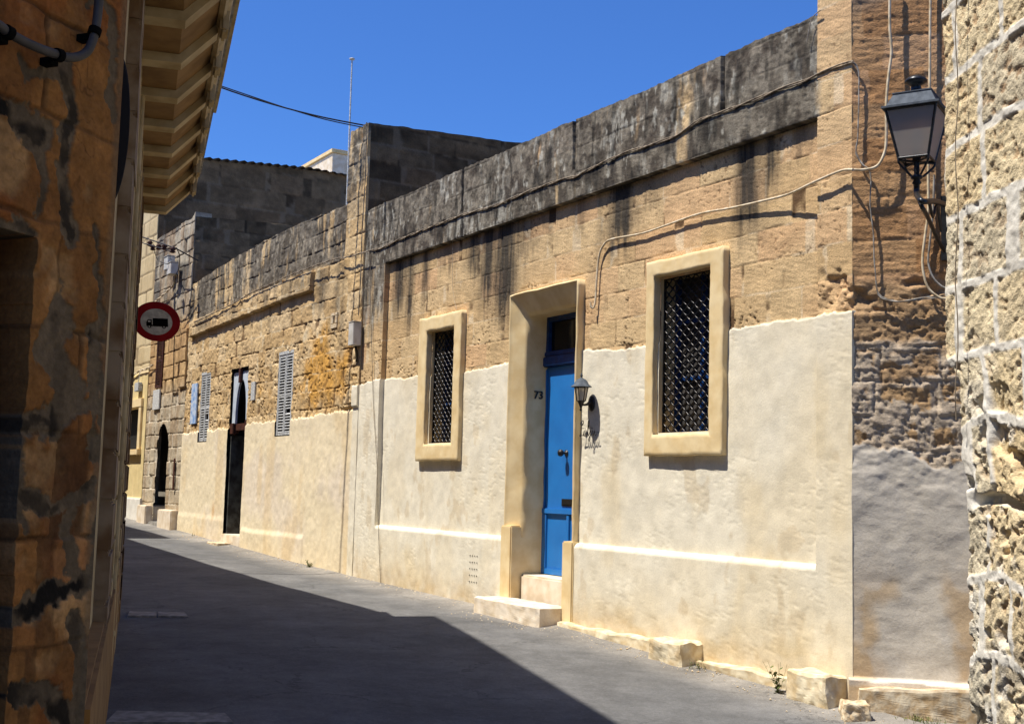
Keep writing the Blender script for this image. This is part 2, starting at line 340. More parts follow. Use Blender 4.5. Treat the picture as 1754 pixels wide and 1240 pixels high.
# ================================================================= HOUSE WITH BLUE DOOR
TAN, TAN2, PINK = lin((214, 184, 138)), lin((202, 170, 124)), lin((212, 172, 128))
PLAS, PLAS2 = lin((232, 222, 198)), lin((224, 207, 172))
SOOT, LICH = lin((62, 60, 57)), lin((180, 175, 160))
RS0, RS1, RZ0, RZ1 = .374, 8.62, -.53, 3.08        # recessed field of the facade
def tooling(S, Z, seed=0): return fbm(S*9+Z*22, Z*75-S*20, 3, seed)
def soot_cover(S, Z, seed):
    v = fbm(S*2.2, Z*.7, 4, seed)*.55+fbm(S*11, Z*2.2, 4, seed+2)*.45
    return v
def lichen(S, Z, seed):
    return ss(.60, .68, fbm(S*22, Z*9, 3, seed)*.6+fbm(S*3, Z*3, 3, seed+4)*.4)
STREAK = [(1.28, .14, 1.05, .95), (1.0, .08, .65, .8), (.62, .1, .35, .5), (3.15, .2, .85, .95), (2.75, .25, .4, .45), (3.9, .1, .5, .45), (4.6, .2, .35, .4), (5.45, .26, 1.5, .98), (5.85, .18, 1.2, .92), (6.15, .08, .9, .8), (5.05, .07, .7, .6), (5.3, .5, .6, .6),
          (6.2, .16, .6, .9), (7.5, .08, .9, .75), (7.95, .09, 1.3, .85), (8.3, .16, 1.0, .95), (8.1, .3, .5, .6), (6.9, .2, .4, .5), (3.55, .05, 1.0, .3)]
def streaks(S, Z, top, L=STREAK):
    m = 0*S
    wob = (fbm(S*14, Z*1.2, 3, 71)-.5)*.10
    for (c, wd, ln, st) in L:
        x = (S-c+wob)/(wd*1.45)
        m = np.maximum(m, st*np.exp(-(x*x)*1.3)*ss(top-ln, top-ln*.45, Z+(fbm(S*25, Z*2, 2, 73)-.5)*.35)*(.75+.75*fbm(S*40, Z*2.5, 3, 74)))
    return np.clip(m, 0, 1)
OPEN = [(1.74, 2.50, .56, 2.02), (6.56, 7.24, .55, 1.97), (3.87, 5.10, -1.5, 2.12)]
def h_open(S, Z):
    m = np.zeros(S.shape, bool)
    for a, b_, c, d in OPEN: m |= (S > a) & (S < b_) & (Z > c) & (Z < d)
    return m
def plz(S): return 1.44+.025*np.sin(S*1.7)+.08*(fbm(S*3, S*0+.3, 4, 61)-.5)+.045*(fbm(S*20, S*0+.7, 3, 62)-.5)
def main_a(S, Z): return 1-.66*ss(0, .008, plz(S)-Z)
def main_y(S, Z):
    fld = (S > RS0) & (S < RS1) & (Z > RZ0) & (Z < RZ1)
    lip = ss(RZ0-.05, RZ0, Z)*(S > RS0) & 1 if False else 0
    y = np.where(fld, -.07, 0.)
    y = np.where((S > RS0+.01) & (S < RS1-.01) & (Z <= RZ0) & (Z > RZ0-.05), -.07*((Z-(RZ0-.05))/.05)**2*.6, y)
    d, id1, id2, dh, dv = blocks(S, Z, .273, 1.72, .52, 4, .006)
    jn = fbm(S*5, Z*5, 3, 19)
    joint = ss(.010, .002, d)*(.25+.9*ss(.42, .6, jn))
    er = ss(2.15, 1.5, Z)*.6+.25
    pit = ss(.66, .74, fbm(S*38, Z*38, 3, 25))*ss(.48, .62, fbm(S*3.3, Z*3.3, 3, 27))
    st = -.006*joint + .0025*(id1-.5)+.008*(fbm(S*7, Z*7, 4, 23)-.5)+.006*(tooling(S, Z, 30)-.5)-.012*pit*er*1.6
    # corner stones just above the render have rotted away
    cor = ss(.55, .0, S)*ss(1.40, 1.5, Z)*ss(1.86, 1.72, Z)
    st = st - cor*.05*ss(.35, .7, fbm(S*9, Z*9, 4, 88))
    pl = .013+.016*(fbm(S*2.2, Z*2.2, 3, 41)-.5)+.0034*(fbm(S*7, Z*10, 5, 42, .6)-.5)-.0022*ss(.60, .70, fbm(S*15+Z*8, Z*40-S*9, 3, 44))*ss(.35, .6, fbm(S*2, Z*2, 3, 46))
    p = ss(0, .012, plz(S)-Z)
    return y+st*(1-p)+pl*p
def main_c(S, Z, Y):
    d, id1, id2, dh, dv = blocks(S, Z, .273, 1.72, .52, 4, .006)
    c = mix(TAN2+0*Z[..., None], TAN, ss(.2, .8, id1)); c = mix(c, PINK, ss(.5, .9, id2)*.75)
    lg = fbm(S*1.3, Z*1.6, 4, 51); c = mix(c, lin((214, 184, 138)), ss(.5, .75, lg)*.6)
    c = c*(.86+.3*fbm(S*9, Z*9, 4, 52))[..., None]
    jn = fbm(S*5, Z*5, 3, 19)
    c = mix(c, lin((84, 60, 40)), ss(.007, .001, d)*ss(.5, .68, jn)*.9)
    c = mix(c, lin((226, 204, 168)), ss(.010, .003, d)*ss(.5, .36, jn)*.7)
    c = mix(c, lin((96, 66, 44)), ss(.66, .74, fbm(S*38, Z*38, 3, 25))*ss(.48, .62, fbm(S*3.3, Z*3.3, 3, 27))*.6)
    # soot and lichen on parapet, band and left pilaster
    k = soot_cover(S, Z, 81)
    up = np.where(Z > RZ1-.01, 1., 0.)
    near = ss(.30, .42, S)
    sc = ss(.34, .50, k+.05+.10*ss(3.5, 3.95, Z)*0+.12*np.exp(-((S-1.0)/.55)**2)+.10*np.exp(-((S-6.)/1.2)**2)+.1*np.exp(-((S-8.4)/.5)**2)-.04*np.exp(-((S-7.4)/.35)**2)*(Z > 3.3)-.06*np.exp(-((S-2.0)/.3)**2)+.03)*up*near
    pil = ss(8.6, 8.66, S)*ss(1.7, 2.6, Z)*ss(.36, .56, k+.04)
    c = mix(c, mix(SOOT+0*Z[..., None], lin((122, 116, 104)), ss(.35, .65, fbm(S*9, Z*7, 5, 84, .6))), np.clip(np.maximum(sc, pil), 0, 1)*.93)
    c = mix(c, LICH, np.clip(lichen(S, Z, 85)+.75*ss(.54, .66, fbm(S*16, Z*5, 4, 86))*ss(.45, .6, fbm(S*1.7, Z*1.7, 3, 87)), 0, 1)*np.clip(up*near+pil, 0, 1)*.8)
    c = mix(c, lin((30, 29, 27)), ss(.55, .68, fbm(S*12+9, Z*3, 4, 89))*np.clip(up*near, 0, 1)*sc*.6)
    c = c*(1+(up*near*.7)*(fbm(S*34, Z*20, 4, 90, .6)-.5)*1.1)[..., None]
    c = mix(c, lin((122, 112, 96)), up*near*ss(.04, .0, np.abs(Z-3.95))*.5)
    s_ = streaks(S, Z, RZ1)*(Z < RZ1)*(S > RS0)
    c = mix(c, lin((52, 50, 47)), s_*.95)
    # render
    p = ss(0, .008, plz(S)-Z)
    pc = mix(PLAS+0*Z[..., None], PLAS2, ss(.45, .75, fbm(S*.9, Z*.9, 4, 91))*.6+ss(.58, .75, fbm(S*2.5, Z*1.2, 4, 92))*.35)
    pc = mix(pc, lin((208, 182, 132)), ss(-.9, -1.35, Z)*ss(.4, .7, fbm(S*3, Z*5, 3, 94))*.55)
    pc = mix(pc, lin((196, 172, 132)), ss(.014, .0, np.abs(fbm(S*1.6+7, Z*1.6, 4, 97)-.5))*ss(.55, .65, fbm(S*.8, Z*.8, 2, 98))*.0+ss(.66, .74, fbm(S*5, Z*3, 4, 99))*.35)
    pc = pc*(.95+.1*fbm(S*8, Z*8, 3, 95))[..., None]
    hg = Z-gz(S); pc = mix(pc, lin((186, 158, 116)), ss(.42, .05, hg+.25*(fbm(S*4, Z*2, 4, 96)-.5))*.45*fbm(S*9, Z*9, 3, 93)*1.6)
    c = mix(c, pc, p)
    return c
house = thing('stone_house', MAIN, (4.6, 0, float(gz(4.6))), 'long limestone house with cream rendered base, blue front door and two grilled windows', 'house')
relief('facade_wall', house, M['stone'], 0, 9.3, -1.75, 3.40, .0155, .0105, main_y, main_c, main_a, hole=h_open, zbot=lambda S: gz(S)-.08, thick=.35,
       edges_s=(RS0, RS1), edges_z=(RZ0, RZ1), mitre=(-.45, 0))
PJ = [.374, 1.55, 3.96, 6.43, 8.70]
def par_y(S, Z):
    y = -.006+0*S
    for j in PJ[1:]: y = np.where(np.abs(S-j) < .022, -.05, y)
    d, id1, id2, dh, dv = blocks(S, Z, .273, 1.72, .52, 4, .006)
    y = y-.006*ss(.009, .002, dv)*ss(.4, .6, fbm(S*2, Z*2, 2, 7))
    return y+.022*(fbm(S*6, Z*6, 4, 24)-.5)+.012*(fbm(S*28, Z*28, 3, 26)-.5)
def par_top(S): return 3.945+.03*(fbm(S*1.4, S*0+2, 3, 28)-.5)+.025*(fbm(S*16, S*0+5, 3, 29)-.5)
relief('parapet', house, M['stone'], .374, 9.3, 3.386, 4.0, .0155, .0105, par_y, main_c, ztop=par_top, thick=.28, edges_s=PJ[1:])
# corner pier that rises past the parapet, and the chamfered corner face
def pier_y(S, Z):
    d, id1, id2, dh, dv = blocks(S, Z, .273, 1.72, .52, 4, .006)
    return .006*(id1-.5)+.012*(fbm(S*7, Z*7, 4, 23)-.5)+.007*(tooling(S, Z, 30)-.5)-.010*ss(.010, .002, dv)*ss(.4, .6, fbm(S*5, Z*5, 3, 19))
def pier_c(S, Z, Y): return main_c(S*0.7, Z*0+np.minimum(Z, 3.0)*0+((Z-1.72) % .819)+2.2, Y)
relief('corner_pier', house, M['stone'], 0, .372, 3.386, 7.2, .013, .0105, pier_y, pier_c, thick=.5, mitre=(-.45, 0))
ORA, ORB = lin((200, 158, 112)), lin((180, 136, 92))
def ch_zone(S, Z):
    r = fbm(S*3+20, Z*3+20, 4, 101)-.5
    low = ss(0, .02, (.42+.30*r+.08*(fbm(S*12+9, Z*2, 3, 103)-.5)-.10*ss(.0, -.45, S)+.0)-Z)
    patch = ss(0, .012, fbm(S*3.1+7, Z*4.6+11, 5, 105, .6)-.53)*ss(1.20, 1.05, Z)*ss(.5, .8, Z+.3)
    d, i1, i2, dh, dv = blocks(S+30, Z, .273, 1.72, .42, 14, .012)
    mj = ss(.055, .035, d+.07*(fbm(S*7+3, Z*7+1, 4, 107, .6)-.5))*ss(1.28, 1.18, Z+.15*(fbm(S*3, Z*0, 2, 4)-.5))*ss(.40, .50, fbm(S*3+5, Z*3, 3, 109))
    return low, np.maximum(patch, mj)
def ch_y(S, Z):
    d, id1, id2, dh, dv = blocks(S+30, Z, .273, 1.72, .42, 14, .012)
    rough = .16+.42*ss(1.75, 1.5, Z)
    jn = fbm(S*5+30, Z*5, 3, 119)
    st = -.022*ss(.016, .003, d)*(.15+.9*ss(.40, .6, jn))*np.minimum(rough, 1.2)+.02*(id1-.5)*rough+.026*(fbm(S*6+30, Z*7, 5, 123, .65)-.5)*rough+.014*rough*(ss(.47, .53, fbm(S*10+37, Z*12, 4, 124, .6))-.5)+.010*(fbm(S*8+Z*3+40, Z*55, 3, 125)-.5)-.02*ss(.6, .7, fbm(S*24+30, Z*24, 3, 127))*rough
    st = st-.05*ss(1.74, 1.66, Z)*ss(1.4, 1.55, Z)*ss(.4, .62, fbm(S*4+33, Z*6, 3, 131))
    low, patch = ch_zone(S, Z)
    pl = .012+.035*(fbm(S*2.5+60, Z*2.5+60, 3, 141)-.5)+.014*(fbm(S*9+60, Z*16+60, 5, 142, .6)-.5)*(.5+ss(-.2, .3, Z))
    y = st*(1-low)+pl*low; y = y+patch*(1-low)*(.006+.016*(fbm(S*20+60, Z*20, 4, 144, .6)-.5))
    bs = ss(-1.335, -1.345, Z+.02*(fbm(S*5+60, Z*0, 3, 145)-.5)); y = y+bs*(.07+.03*(fbm(S*4+70, Z*5+70, 3, 146)-.5))
    return y
def ch_c(S, Z, Y):
    d, id1, id2, dh, dv = blocks(S+30, Z, .273, 1.72, .42, 14, .012)
    c = mix(ORA+0*Z[..., None], ORB, ss(.3, .8, id1)); c = mix(c, lin((206, 164, 122)), ss(.55, .9, id2)*.7)
    c = c*(.78+.45*fbm(S*6+Z*4+30, Z*40, 4, 152))[..., None]
    c = mix(c, lin((126, 112, 96)), ss(.5, .68, fbm(S*1.2+9, Z*1.4, 3, 153))*ss(1.9, 3.2, Z)*.6)
    c = mix(c, lin((150, 132, 100)), ss(1.72, 1.60, Z)*.45)
    low, patch = ch_zone(S, Z)
    g = mix(lin((214, 203, 184))+0*Z[..., None], lin((200, 174, 138)), ss(.46, .62, fbm(S*2.2+70, Z*1.6+70, 4, 155))*ss(-.3, -.8, Z))
    g = mix(g, lin((204, 195, 180)), ss(.5, .65, fbm(S*4+75, Z*4+70, 4, 156))*.6)
    g = mix(g, lin((120, 100, 72)), ss(-1.42, -1.56, Z)*ss(.4, .6, fbm(S*7, Z*7, 3, 158))*.7)
    c = mix(c, lin((190, 172, 148))*(.75+.5*fbm(S*20+4, Z*20, 3, 5))[..., None], patch*(1-low)); c = mix(c, g, low)
    c = mix(c, lin((226, 214, 196)), ss(-1.335, -1.345, Z)*ss(-1.40, -1.37, Z)*.8)
    return c
relief('corner_face', house, M['stone'], -2.6, 0, -1.75, 7.2, .012, .012, lambda S, Z: ch_y(S, Z), ch_c, lambda S, Z: 1-.55*ch_zone(S, Z)[0], thick=.35, mitre=(0, .48)).matrix_local = \
    Matrix.Translation(-Vector(BASE[house.name])) @ MAIN.M.inverted() @ CH.M @ Matrix.Translation(Vector(BASE[house.name]))
mb = MB()
mb.box(.30, 9.28, -6.5, -.5, -2.2, 3.30)
mb.build('flat_roof', M['roof'], house)
k0, k1 = CH.w((-2.5, -.2, 0)), CH.w((0, -.2, 0))
def tomain(p): q = np.array(p)-MAIN.o; return (float(np.dot(q, MAIN.x)), float(np.dot(q, MAIN.y)))
pa = tomain(CH.w((-2.55, -.34, 0))); pb = (.36, -.30); pc = (.36, -5); pd = tomain(CH.w((-2.55, -7, 0)))
pe = tomain(CH.w((-.2, -.33, 0)))
mb = MB(); v = []
poly = [pa, pe, (.368, -.32), (.368, -5), pd]
mb.add([(p[0], p[1], -2.2) for p in poly]+[(p[0], p[1], 7.19) for p in poly], [tuple(range(5)), tuple(range(9, 4, -1))]+[(i, (i+1) % 5, 5+(i+1) % 5, 5+i) for i in range(5)])
mb.build('corner_tower', M['roof'], house)

def wavy(mb, amp=.006, f=9, seed=3):   # slight unevenness for hand made render edges
    for i, (x, y, z) in enumerate(mb.v):
        n_ = vn(np.array([x*f+40.]), np.array([z*f+40.+y*3]), seed)[0]-.5; n2 = vn(np.array([x*f+90.]), np.array([z*f+20.]), seed+1)[0]-.5
        mb.v[i] = (x+amp*2*n_, y+amp*n2, z+amp*2*n2)
def surround(parent, s0, s1, z0, z1, i0, i1, j0, j1, y0, y1, depth, mat, name='surround'):
    """rectangular surround: front ring plus reveal going in to -depth, finely subdivided so its edges can be uneven"""
    mb = MB(); N = 40
    rings = [[(s0, y0, z0), (s1, y0, z0), (s1, y0, z1), (s0, y0, z1)],
             [(s0, y1-.008, z0), (s1, y1-.008, z0), (s1, y1-.008, z1), (s0, y1-.008, z1)],
             [(s0+.008, y1, z0+.008), (s1-.008, y1, z0+.008), (s1-.008, y1, z1-.008), (s0+.008, y1, z1-.008)],
             [(i0-.006, y1, j0-.006), (i1+.006, y1, j0-.006), (i1+.006, y1, j1+.006), (i0-.006, y1, j1+.006)],
             [(i0, y1-.008, j0), (i1, y1-.008, j0), (i1, y1-.008, j1), (i0, y1-.008, j1)],
             [(i0, -depth, j0), (i1, -depth, j0), (i1, -depth, j1), (i0, -depth, j1)]]
    def dens(rg, k): return [rg[0]]+[[tuple(np.array(a)+(np.array(b_)-np.array(a))*t) for a, b_ in zip(r0, r1)] for r0, r1 in zip(rg[:-1], rg[1:]) for t in [j/k for j in range(1, k+1)]]
    rings = rings[:2]+dens(rings[1:3], 1)[1:]+dens(rings[2:4], 6)[1:]+dens(rings[3:5], 1)[1:]+dens(rings[4:], 8)[1:]
    vs = []
    for r in rings:
        for e in range(4):
            a, b_ = np.array(r[e]), np.array(r[(e+1) % 4])
            for k in range(N):
                p = a+(b_-a)*k/N
                q = np.array([vn(np.array([p[0]*7+40]), np.array([p[2]*7+40.]), 5)[0]-.5, vn(np.array([p[0]*9+80]), np.array([p[2]*9+40.]), 6)[0]-.5, vn(np.array([p[0]*7+10]), np.array([p[2]*7+90.]), 7)[0]-.5])
                q2 = np.array([vn(np.array([p[0]*40+40]), np.array([p[2]*40+40.]), 5)[0]-.5]*3)
                vs.append(p+q*np.array([.014, .004, .014])+q2*.004)
    n_ = 4*N; fs = [(i*n_+k, (i+1)*n_+k, (i+1)*n_+(k+1) % n_, i*n_+(k+1) % n_) for i in range(len(rings)-1) for k in range(n_)]
    mb.add(vs, fs, True); return mb.build(name, mat, parent)
def grille(parent, s0, s1, z0, z1, y, pitch_s, pitch_z):
    mb = MB()
    nr = int((z1-z0)/pitch_z); nc = int(round((s1-s0)/pitch_s))
    # interlocked ogee bars: each column of rings drawn as two wavy rods that meet between the rows
    for k in range(nc+1):
        for sgn in (1, -1):
            pts = []
            for i in range(nr*4+1):
                z = z0+(z1-z0)*i/(nr*4); s = s0+(s1-s0)*k/nc + sgn*.5*(s1-s0)/nc*abs(math.sin(math.pi*i/4*.5))*(1)
                s = s0+(s1-s0)*k/nc+sgn*.5*(s1-s0)/nc*(.5-.5*math.cos(math.pi*i/2)) if True else s
                s = min(max(s, s0), s1); pts.append((s, y+.006*sgn*math.sin(math.pi*i/2), z))
            mb.tube(pts, .0078, 5, 2)
    for (a, b_) in ((s0, s1),):
        for z in (z0, z1): mb.box(a-.01, b_+.01, y-.008, y+.008, z-.01, z+.01)
        for s in (s0, s1): mb.box(s-.01, s+.01, y-.0085, y+.0085, z0-.012, z1+.012)
    lk = MB()
    for k in range(nc+1):
        for i in range(nr):
            for h in ((0, 0), (.5, .5)):
                s = s0+(s1-s0)*(k+h[0])/nc; z = z0+(z1-z0)*(i+h[1])/nr
                if s < s1-.01 and s > s0+.01 and z > z0+.02: lk.box(s-.011, s+.011, y-.009, y+.011, z-.010, z+.010, .003)
    mb.add(lk.v, lk.f); return mb.build('grille', M['grille'], parent)
def window(o_, inn, label, gy=-.125):
    s0, s1, z0, z1 = o_; i0, i1, j0, j1 = inn
    wf = surround(house, s0, s1, z0, z1, i0, i1, j0, j1, -.10, .004, .30, M['frame'], 'window'); wf['label'] = label
    mb = MB(); mb.box(i0-.02, i1+.02, -.34, -.30, j0-.02, j1+.02); mb.build('pane', M['shutter_grey'], wf)
    fr = MB(); y0, y1 = -.299, -.26; t = .05; m_ = (i0+i1)/2
    for a, b_ in ((i0, i0+t), (m_-.025, m_+.025), (i1-t, i1)): fr.box(a, b_, y0, y1, j0+.002, j1-.002)
    for z in (j0+.03, j0+(j1-j0)*.36, j0+(j1-j0)*.72): fr.box(i0+t, i1-t, y0, y1-.005, z-.02, z+.02)
    fr.build('sash', M['bluedark'], wf)
    mb = MB(); mb.box(i0+.002, i1-.002, gy-.05, gy+.045, j0+.001, j0+.014, .004); mb.build('sill', M['frame'], wf)
    grille(wf, i0+.015, i1-.015, j0+.02, j1-.015, gy, .105, .098)
    return wf
window((1.515, 2.64, .345, 2.20), (1.70, 2.515, .54, 2.05), 'larger looking grilled window to the right of the blue door')
window((6.35, 7.49, .33, 2.165), (6.53, 7.265, .54, 1.98), 'grilled window to the left of the blue door')
# door surround: splayed jambs and lintel
def door():
    y0, y1 = -.09, .02
    prof = lambda zb: None
    mb = MB()
    so0, so1, zt = 3.79, 5.18, 2.20; a0, a1, at_ = 3.81, 5.16, 2.18; i0, i1, it = 3.98, 4.985, 1.96
    zb, N = -.53, 40
    rings = []
    for (l, r, t, y) in ((so0, so1, zt, y0), (so0, so1, zt, y1-.01), (so0+.01, so1-.01, zt-.01, y1), (a0, a1, at_, y1), (a0+.006, a1-.006, at_-.006, y1-.008), (i0, i1, it, -.11), (i0, i1, it, -.52)):
        pts = [np.array((l, y, zb+(t-zb)*k/N)) for k in range(N)]+[np.array((l+(r-l)*k/12, y, t)) for k in range(12)]+[np.array((r, y, t-(t-zb)*k/N)) for k in range(N+1)]
        if rings and abs(np.linalg.norm(pts[0]-rings[-1][0])) > .05:
            p0_ = rings[-1]
            for j in range(1, 6): rings.append([a+(b_-a)*j/6 for a, b_ in zip(p0_, pts)])
        rings.append(pts)
    vs = []
    for rg in rings:
        for p in rg:
            q = [vn(np.array([p[0]*5+40]), np.array([p[2]*5+40.+7*p[1]]), sd)[0]-.5 for sd in (5, 6, 7)]
            vs.append(p+np.array(q)*np.array([.02, .006, .014]))
    n_ = len(rings[0]); fs = [(i*n_+k, i*n_+k+1, (i+1)*n_+k+1, (i+1)*n_+k) for i in range(len(rings)-1) for k in range(n_-1)]
    mb.add(vs, fs, True); ds = mb.build('door_surround', M['frame'], house)
    for bb_ in ((4.99, 5.215, -.40), (3.765, 3.965, -.515)):      # plinth blocks at the feet of the jambs
        mb = MB(); mb.box(bb_[0], bb_[1], -.52, .035, -1.5, bb_[2], .014); wavy(mb, .004); mb.build('jamb_base', M['frame'], ds)
    mb = MB(); mb.box(3.966, 4.988, -.52, -.10, -1.45, -.93, .02); wavy(mb, .008); mb.build('threshold', M['sill'], house)
    d = MB(); Y = -.39
    d.box(4.0, 5.0, Y-.05, Y, -.925, 1.38)
    dr = d.build('door', M['blue'], house)
    pn = MB()
    pn.box(4.0, 5.0, Y+.001, Y+.022, -.925, -.86, .004); pn.box(4.0, 5.0, Y+.001, Y+.03, -.26, -.20, .006)
    for a, b_ in ((4.0, 4.09), (4.91, 5.0), (4.45, 4.50)): pn.box(a, b_, Y+.001, Y+.022, -.859, -.261, .004)
    for a, b_ in ((4.0, 4.06), (4.965, 5.0)): pn.box(a, b_, Y+.001, Y+.016, -.199, 1.36, .004)
    pn.build('rail', M['blue'], dr)
    tr = MB(); tr.box(3.985, 5.003, Y-.06, Y+.055, 1.385, 1.50, .012); tr.box(3.985, 5.003, Y-.05, Y+.035, 1.502, 1.56, .01)
    tr.box(3.985, 4.05, Y-.05, Y+.02, 1.562, 1.968, .004); tr.box(4.935, 5.002, Y-.05, Y+.02, 1.562, 1.968, .004); tr.box(4.051, 4.934, Y-.05, Y+.02, 1.90, 1.968, .004)
    t = tr.build('transom_frame', M['bluedark'], house)
    g = MB(); g.box(4.051, 4.934, Y-.04, Y-.02, 1.562, 1.90); g.build('pane', M['glass'], t)
    kb = MB(); kb.lathe([(.035, 0), (.035, .008), (.014, .014), (.012, .045), (.030, .055), (.040, .075), (.034, .098), (.012, .108)], (4.55, Y+.001, .41), 18, 'y')
    kb.build('knob', M['iron'], dr)
    lb = MB(); lb.box(4.38, 4.62, Y+.001, Y+.010, -.17, -.09, .003); lb.box(4.405, 4.595, Y+.0105, Y+.016, -.152, -.108, .003); lb.build('letter_plate', M['iron'], dr)
    # house number on the far jamb, facing the near side
    yn = -.275
    n_ = text_mb('73', .125, .012, (4.972, yn, 1.06), (0, -1, 0), (0, 0, 1), (-1, 0, 0)); n_.build('house_number', M['iron'], ds)
door()
for i in range(4):
    for j in range(5):
        mb = MB(); mb.lathe([(.007, 0), (.007, .006)], (5.93-.055*i, .014, -.78-.075*j), 6, 'y'); mb.build('vent_hole', M['dark'], house)
# doorstep, kerb, corner stones
def rock(x0, x1, y0, y1, z0, z1, seed, amp=.02, f=6, cut=9):
    bm = bmesh.new(); bmesh.ops.create_cube(bm, size=1)
    bmesh.ops.bevel(bm, geom=bm.edges[:], offset=.05, segments=1, affect='EDGES')
    bmesh.ops.subdivide_edges(bm, edges=bm.edges[:], cuts=cut, use_grid_fill=True); bm.verts.index_update()
    P = np.array([v.co[:] for v in bm.verts]); 
    P = P*np.array([x1-x0, y1-y0, z1-z0])+np.array([(x0+x1)/2, (y0+y1)/2, (z0+z1)/2])
    for k, (a, b_) in enumerate(((1, 2), (0, 2), (0, 1))):
        P[:, k] += amp*2*(fbm(P[:, a]*f+50+P[:, k]*3, P[:, b_]*f+50-P[:, k]*3, 4, seed+k)-.5)
    mb = MB(); mb.add(P, [[v.index for v in q.verts] for q in bm.faces]); bm.free(); return mb
g = lambda s: float(gz(s))
rock(3.94, 5.30, -.02, .32, g(4.6)-.12, -1.185, 5, .012, 8, 16).top('doorstep', M['sill'], MAIN, (4.6, .15, g(4.6)), 'low painted stone doorstep in front of the blue door', 'doorstep')
for k, (a, b_, t) in enumerate([(2.22, 3.9, .11), (.48, 1.72, .11)]):
    rock(a, b_, -.03, t, g((a+b_)/2)-.15, g((a+b_)/2)+.10, 20+k, .03, 4, 22).top('kerb_stone', M['wash'], MAIN, ((a+b_)/2, 0, g((a+b_)/2)),
        ['long low kerb hugging the wall just right of the doorstep', 'low kerb hugging the wall between the small block and the corner block'][k], 'kerb', 'kerb stones along the wall foot')
rock(1.74, 2.20, -.02, .26, g(2)-.1, g(2)+.20, 31, .03, 7, 14).top('guard_block', M['wash'], MAIN, (1.97, .1, g(2)), 'small chipped block against the wall below the right window', 'stone block', 'guard stones at the wall foot')
rock(.04, .46, -.02, .24, g(.2)-.1, g(.2)+.235, 33, .035, 5, 16).top('guard_block', M['wash'], MAIN, (.2, .1, g(.2)), 'large whitewashed block against the wall at the house corner', 'stone block', 'guard stones at the wall foot')
p = on(CH, 1461, 1214, .22)
P_ = CH.w((-.02, .38, 0)); mb = rock(-.10, .09, -.06, .07, -1.60, -1.46, 41, .03, 12, 10)
mb.v = [(x+P_[0]-.02, y+P_[1], z) for x, y, z in mb.v]; mb.top('loose_stone', M['rubble'], WORLD, (P_[0], P_[1], -1.58), 'loose broken stone lying on the road at the house corner', 'stone')
mb = rock(-2.3, -.03, .0, .16, -1.8, -1.37, 51, .03, 4, 24)
mb.top('kerb_stone', M['rubble'], CH, (-1, 0, -1.6), 'rendered ledge along the foot of the grey corner face', 'kerb', 'kerb stones along the wall foot')

# ================================================================= OLD HOUSE (with shutters and tall narrow door)
HB = 9.304
STREAK2 = [(10.3, .10, 1.2, .6), (10.9, .2, .7, .7), (12.2, .2, .5, .4), (10.05, .1, 1.8, .5), (13.2, .08, .9, .35)]
def opl(S): return 1.07-.014*(S-9.5)+.12*(fbm(S*2.5, S*0+.3, 4, 261)-.5)+.07*(fbm(S*22, S*0+.7, 2, 262)-.5)
OPEN2 = [(14.17, 15.13, -1.4, 2.05), (12.0, 12.66, .76, 2.13), (16.36, 16.96, .75, 2.08), (10.24, 10.44, 2.37, 2.55)]
def hole2(S, Z):
    m = np.zeros(S.shape, bool)
    for a, b_, c, d in OPEN2: m |= (S > a) & (S < b_) & (Z > c) & (Z < d)
    return m
BZ0, BZ1 = 3.0, 3.30
def bz(S): return np.where(S < 12, 3.02, 3.02-.024*(S-12))
def old_a(S, Z): return 1-.72*np.clip(ss(0, .012, opl(S)-Z)*ss(9.5, 9.52, S)+ss(0, .012, 1.42-Z)*(1-ss(9.5, 9.52, S)), 0, 1)
def old_y(S, Z):
    band = (S > 11.22) & (S < 17.75) & (Z > bz(S)) & (Z < bz(S)+.30)
    y = np.where(band, .075, 0.)
    y = np.where((S < 9.98) & (Z > -9), y+.03*ss(1.1, 1.12, Z), y)
    d, id1, id2, dh, dv = blocks(S, Z, .275, 1.70, .48, 204, .014)
    jn = fbm(S*4, Z*4, 3, 219)
    er = ss(3.0, 1.6, Z)
    st = -.016*ss(.016, .003, d)*(.1+.9*ss(.45, .62, jn))+.007*(id1-.5)+.03*(fbm(S*5, Z*5, 4, 223)-.5)+.016*(fbm(S*18, Z*22, 3, 230)-.5)-.022*ss(.64, .74, fbm(S*16, Z*16, 3, 225))*er
    pl = .02+.03*(fbm(S*1.5, Z*1.5, 3, 241)-.5)+.008*(fbm(S*12, Z*12, 4, 242)-.5)
    pl = pl+.022*ss(-.76, -.86, Z+.03*(fbm(S*2, S*0, 3, 9)-.5))*(S < 14.1)*(S > 11.2)+.014*ss(-.60, -.72, Z)*(S > 15.2)
    p = ss(0, .012, opl(S)-Z)*ss(9.5, 9.52, S)
    p2 = ss(0, .012, 1.42-Z+.05*(fbm(S*3, S*0, 3, 5)-.5))*(1-ss(9.5, 9.52, S))
    return y+st*(1-p)*(1-p2)+pl*p+(.02+.012*(fbm(S*7, Z*7, 3, 3)-.5))*p2
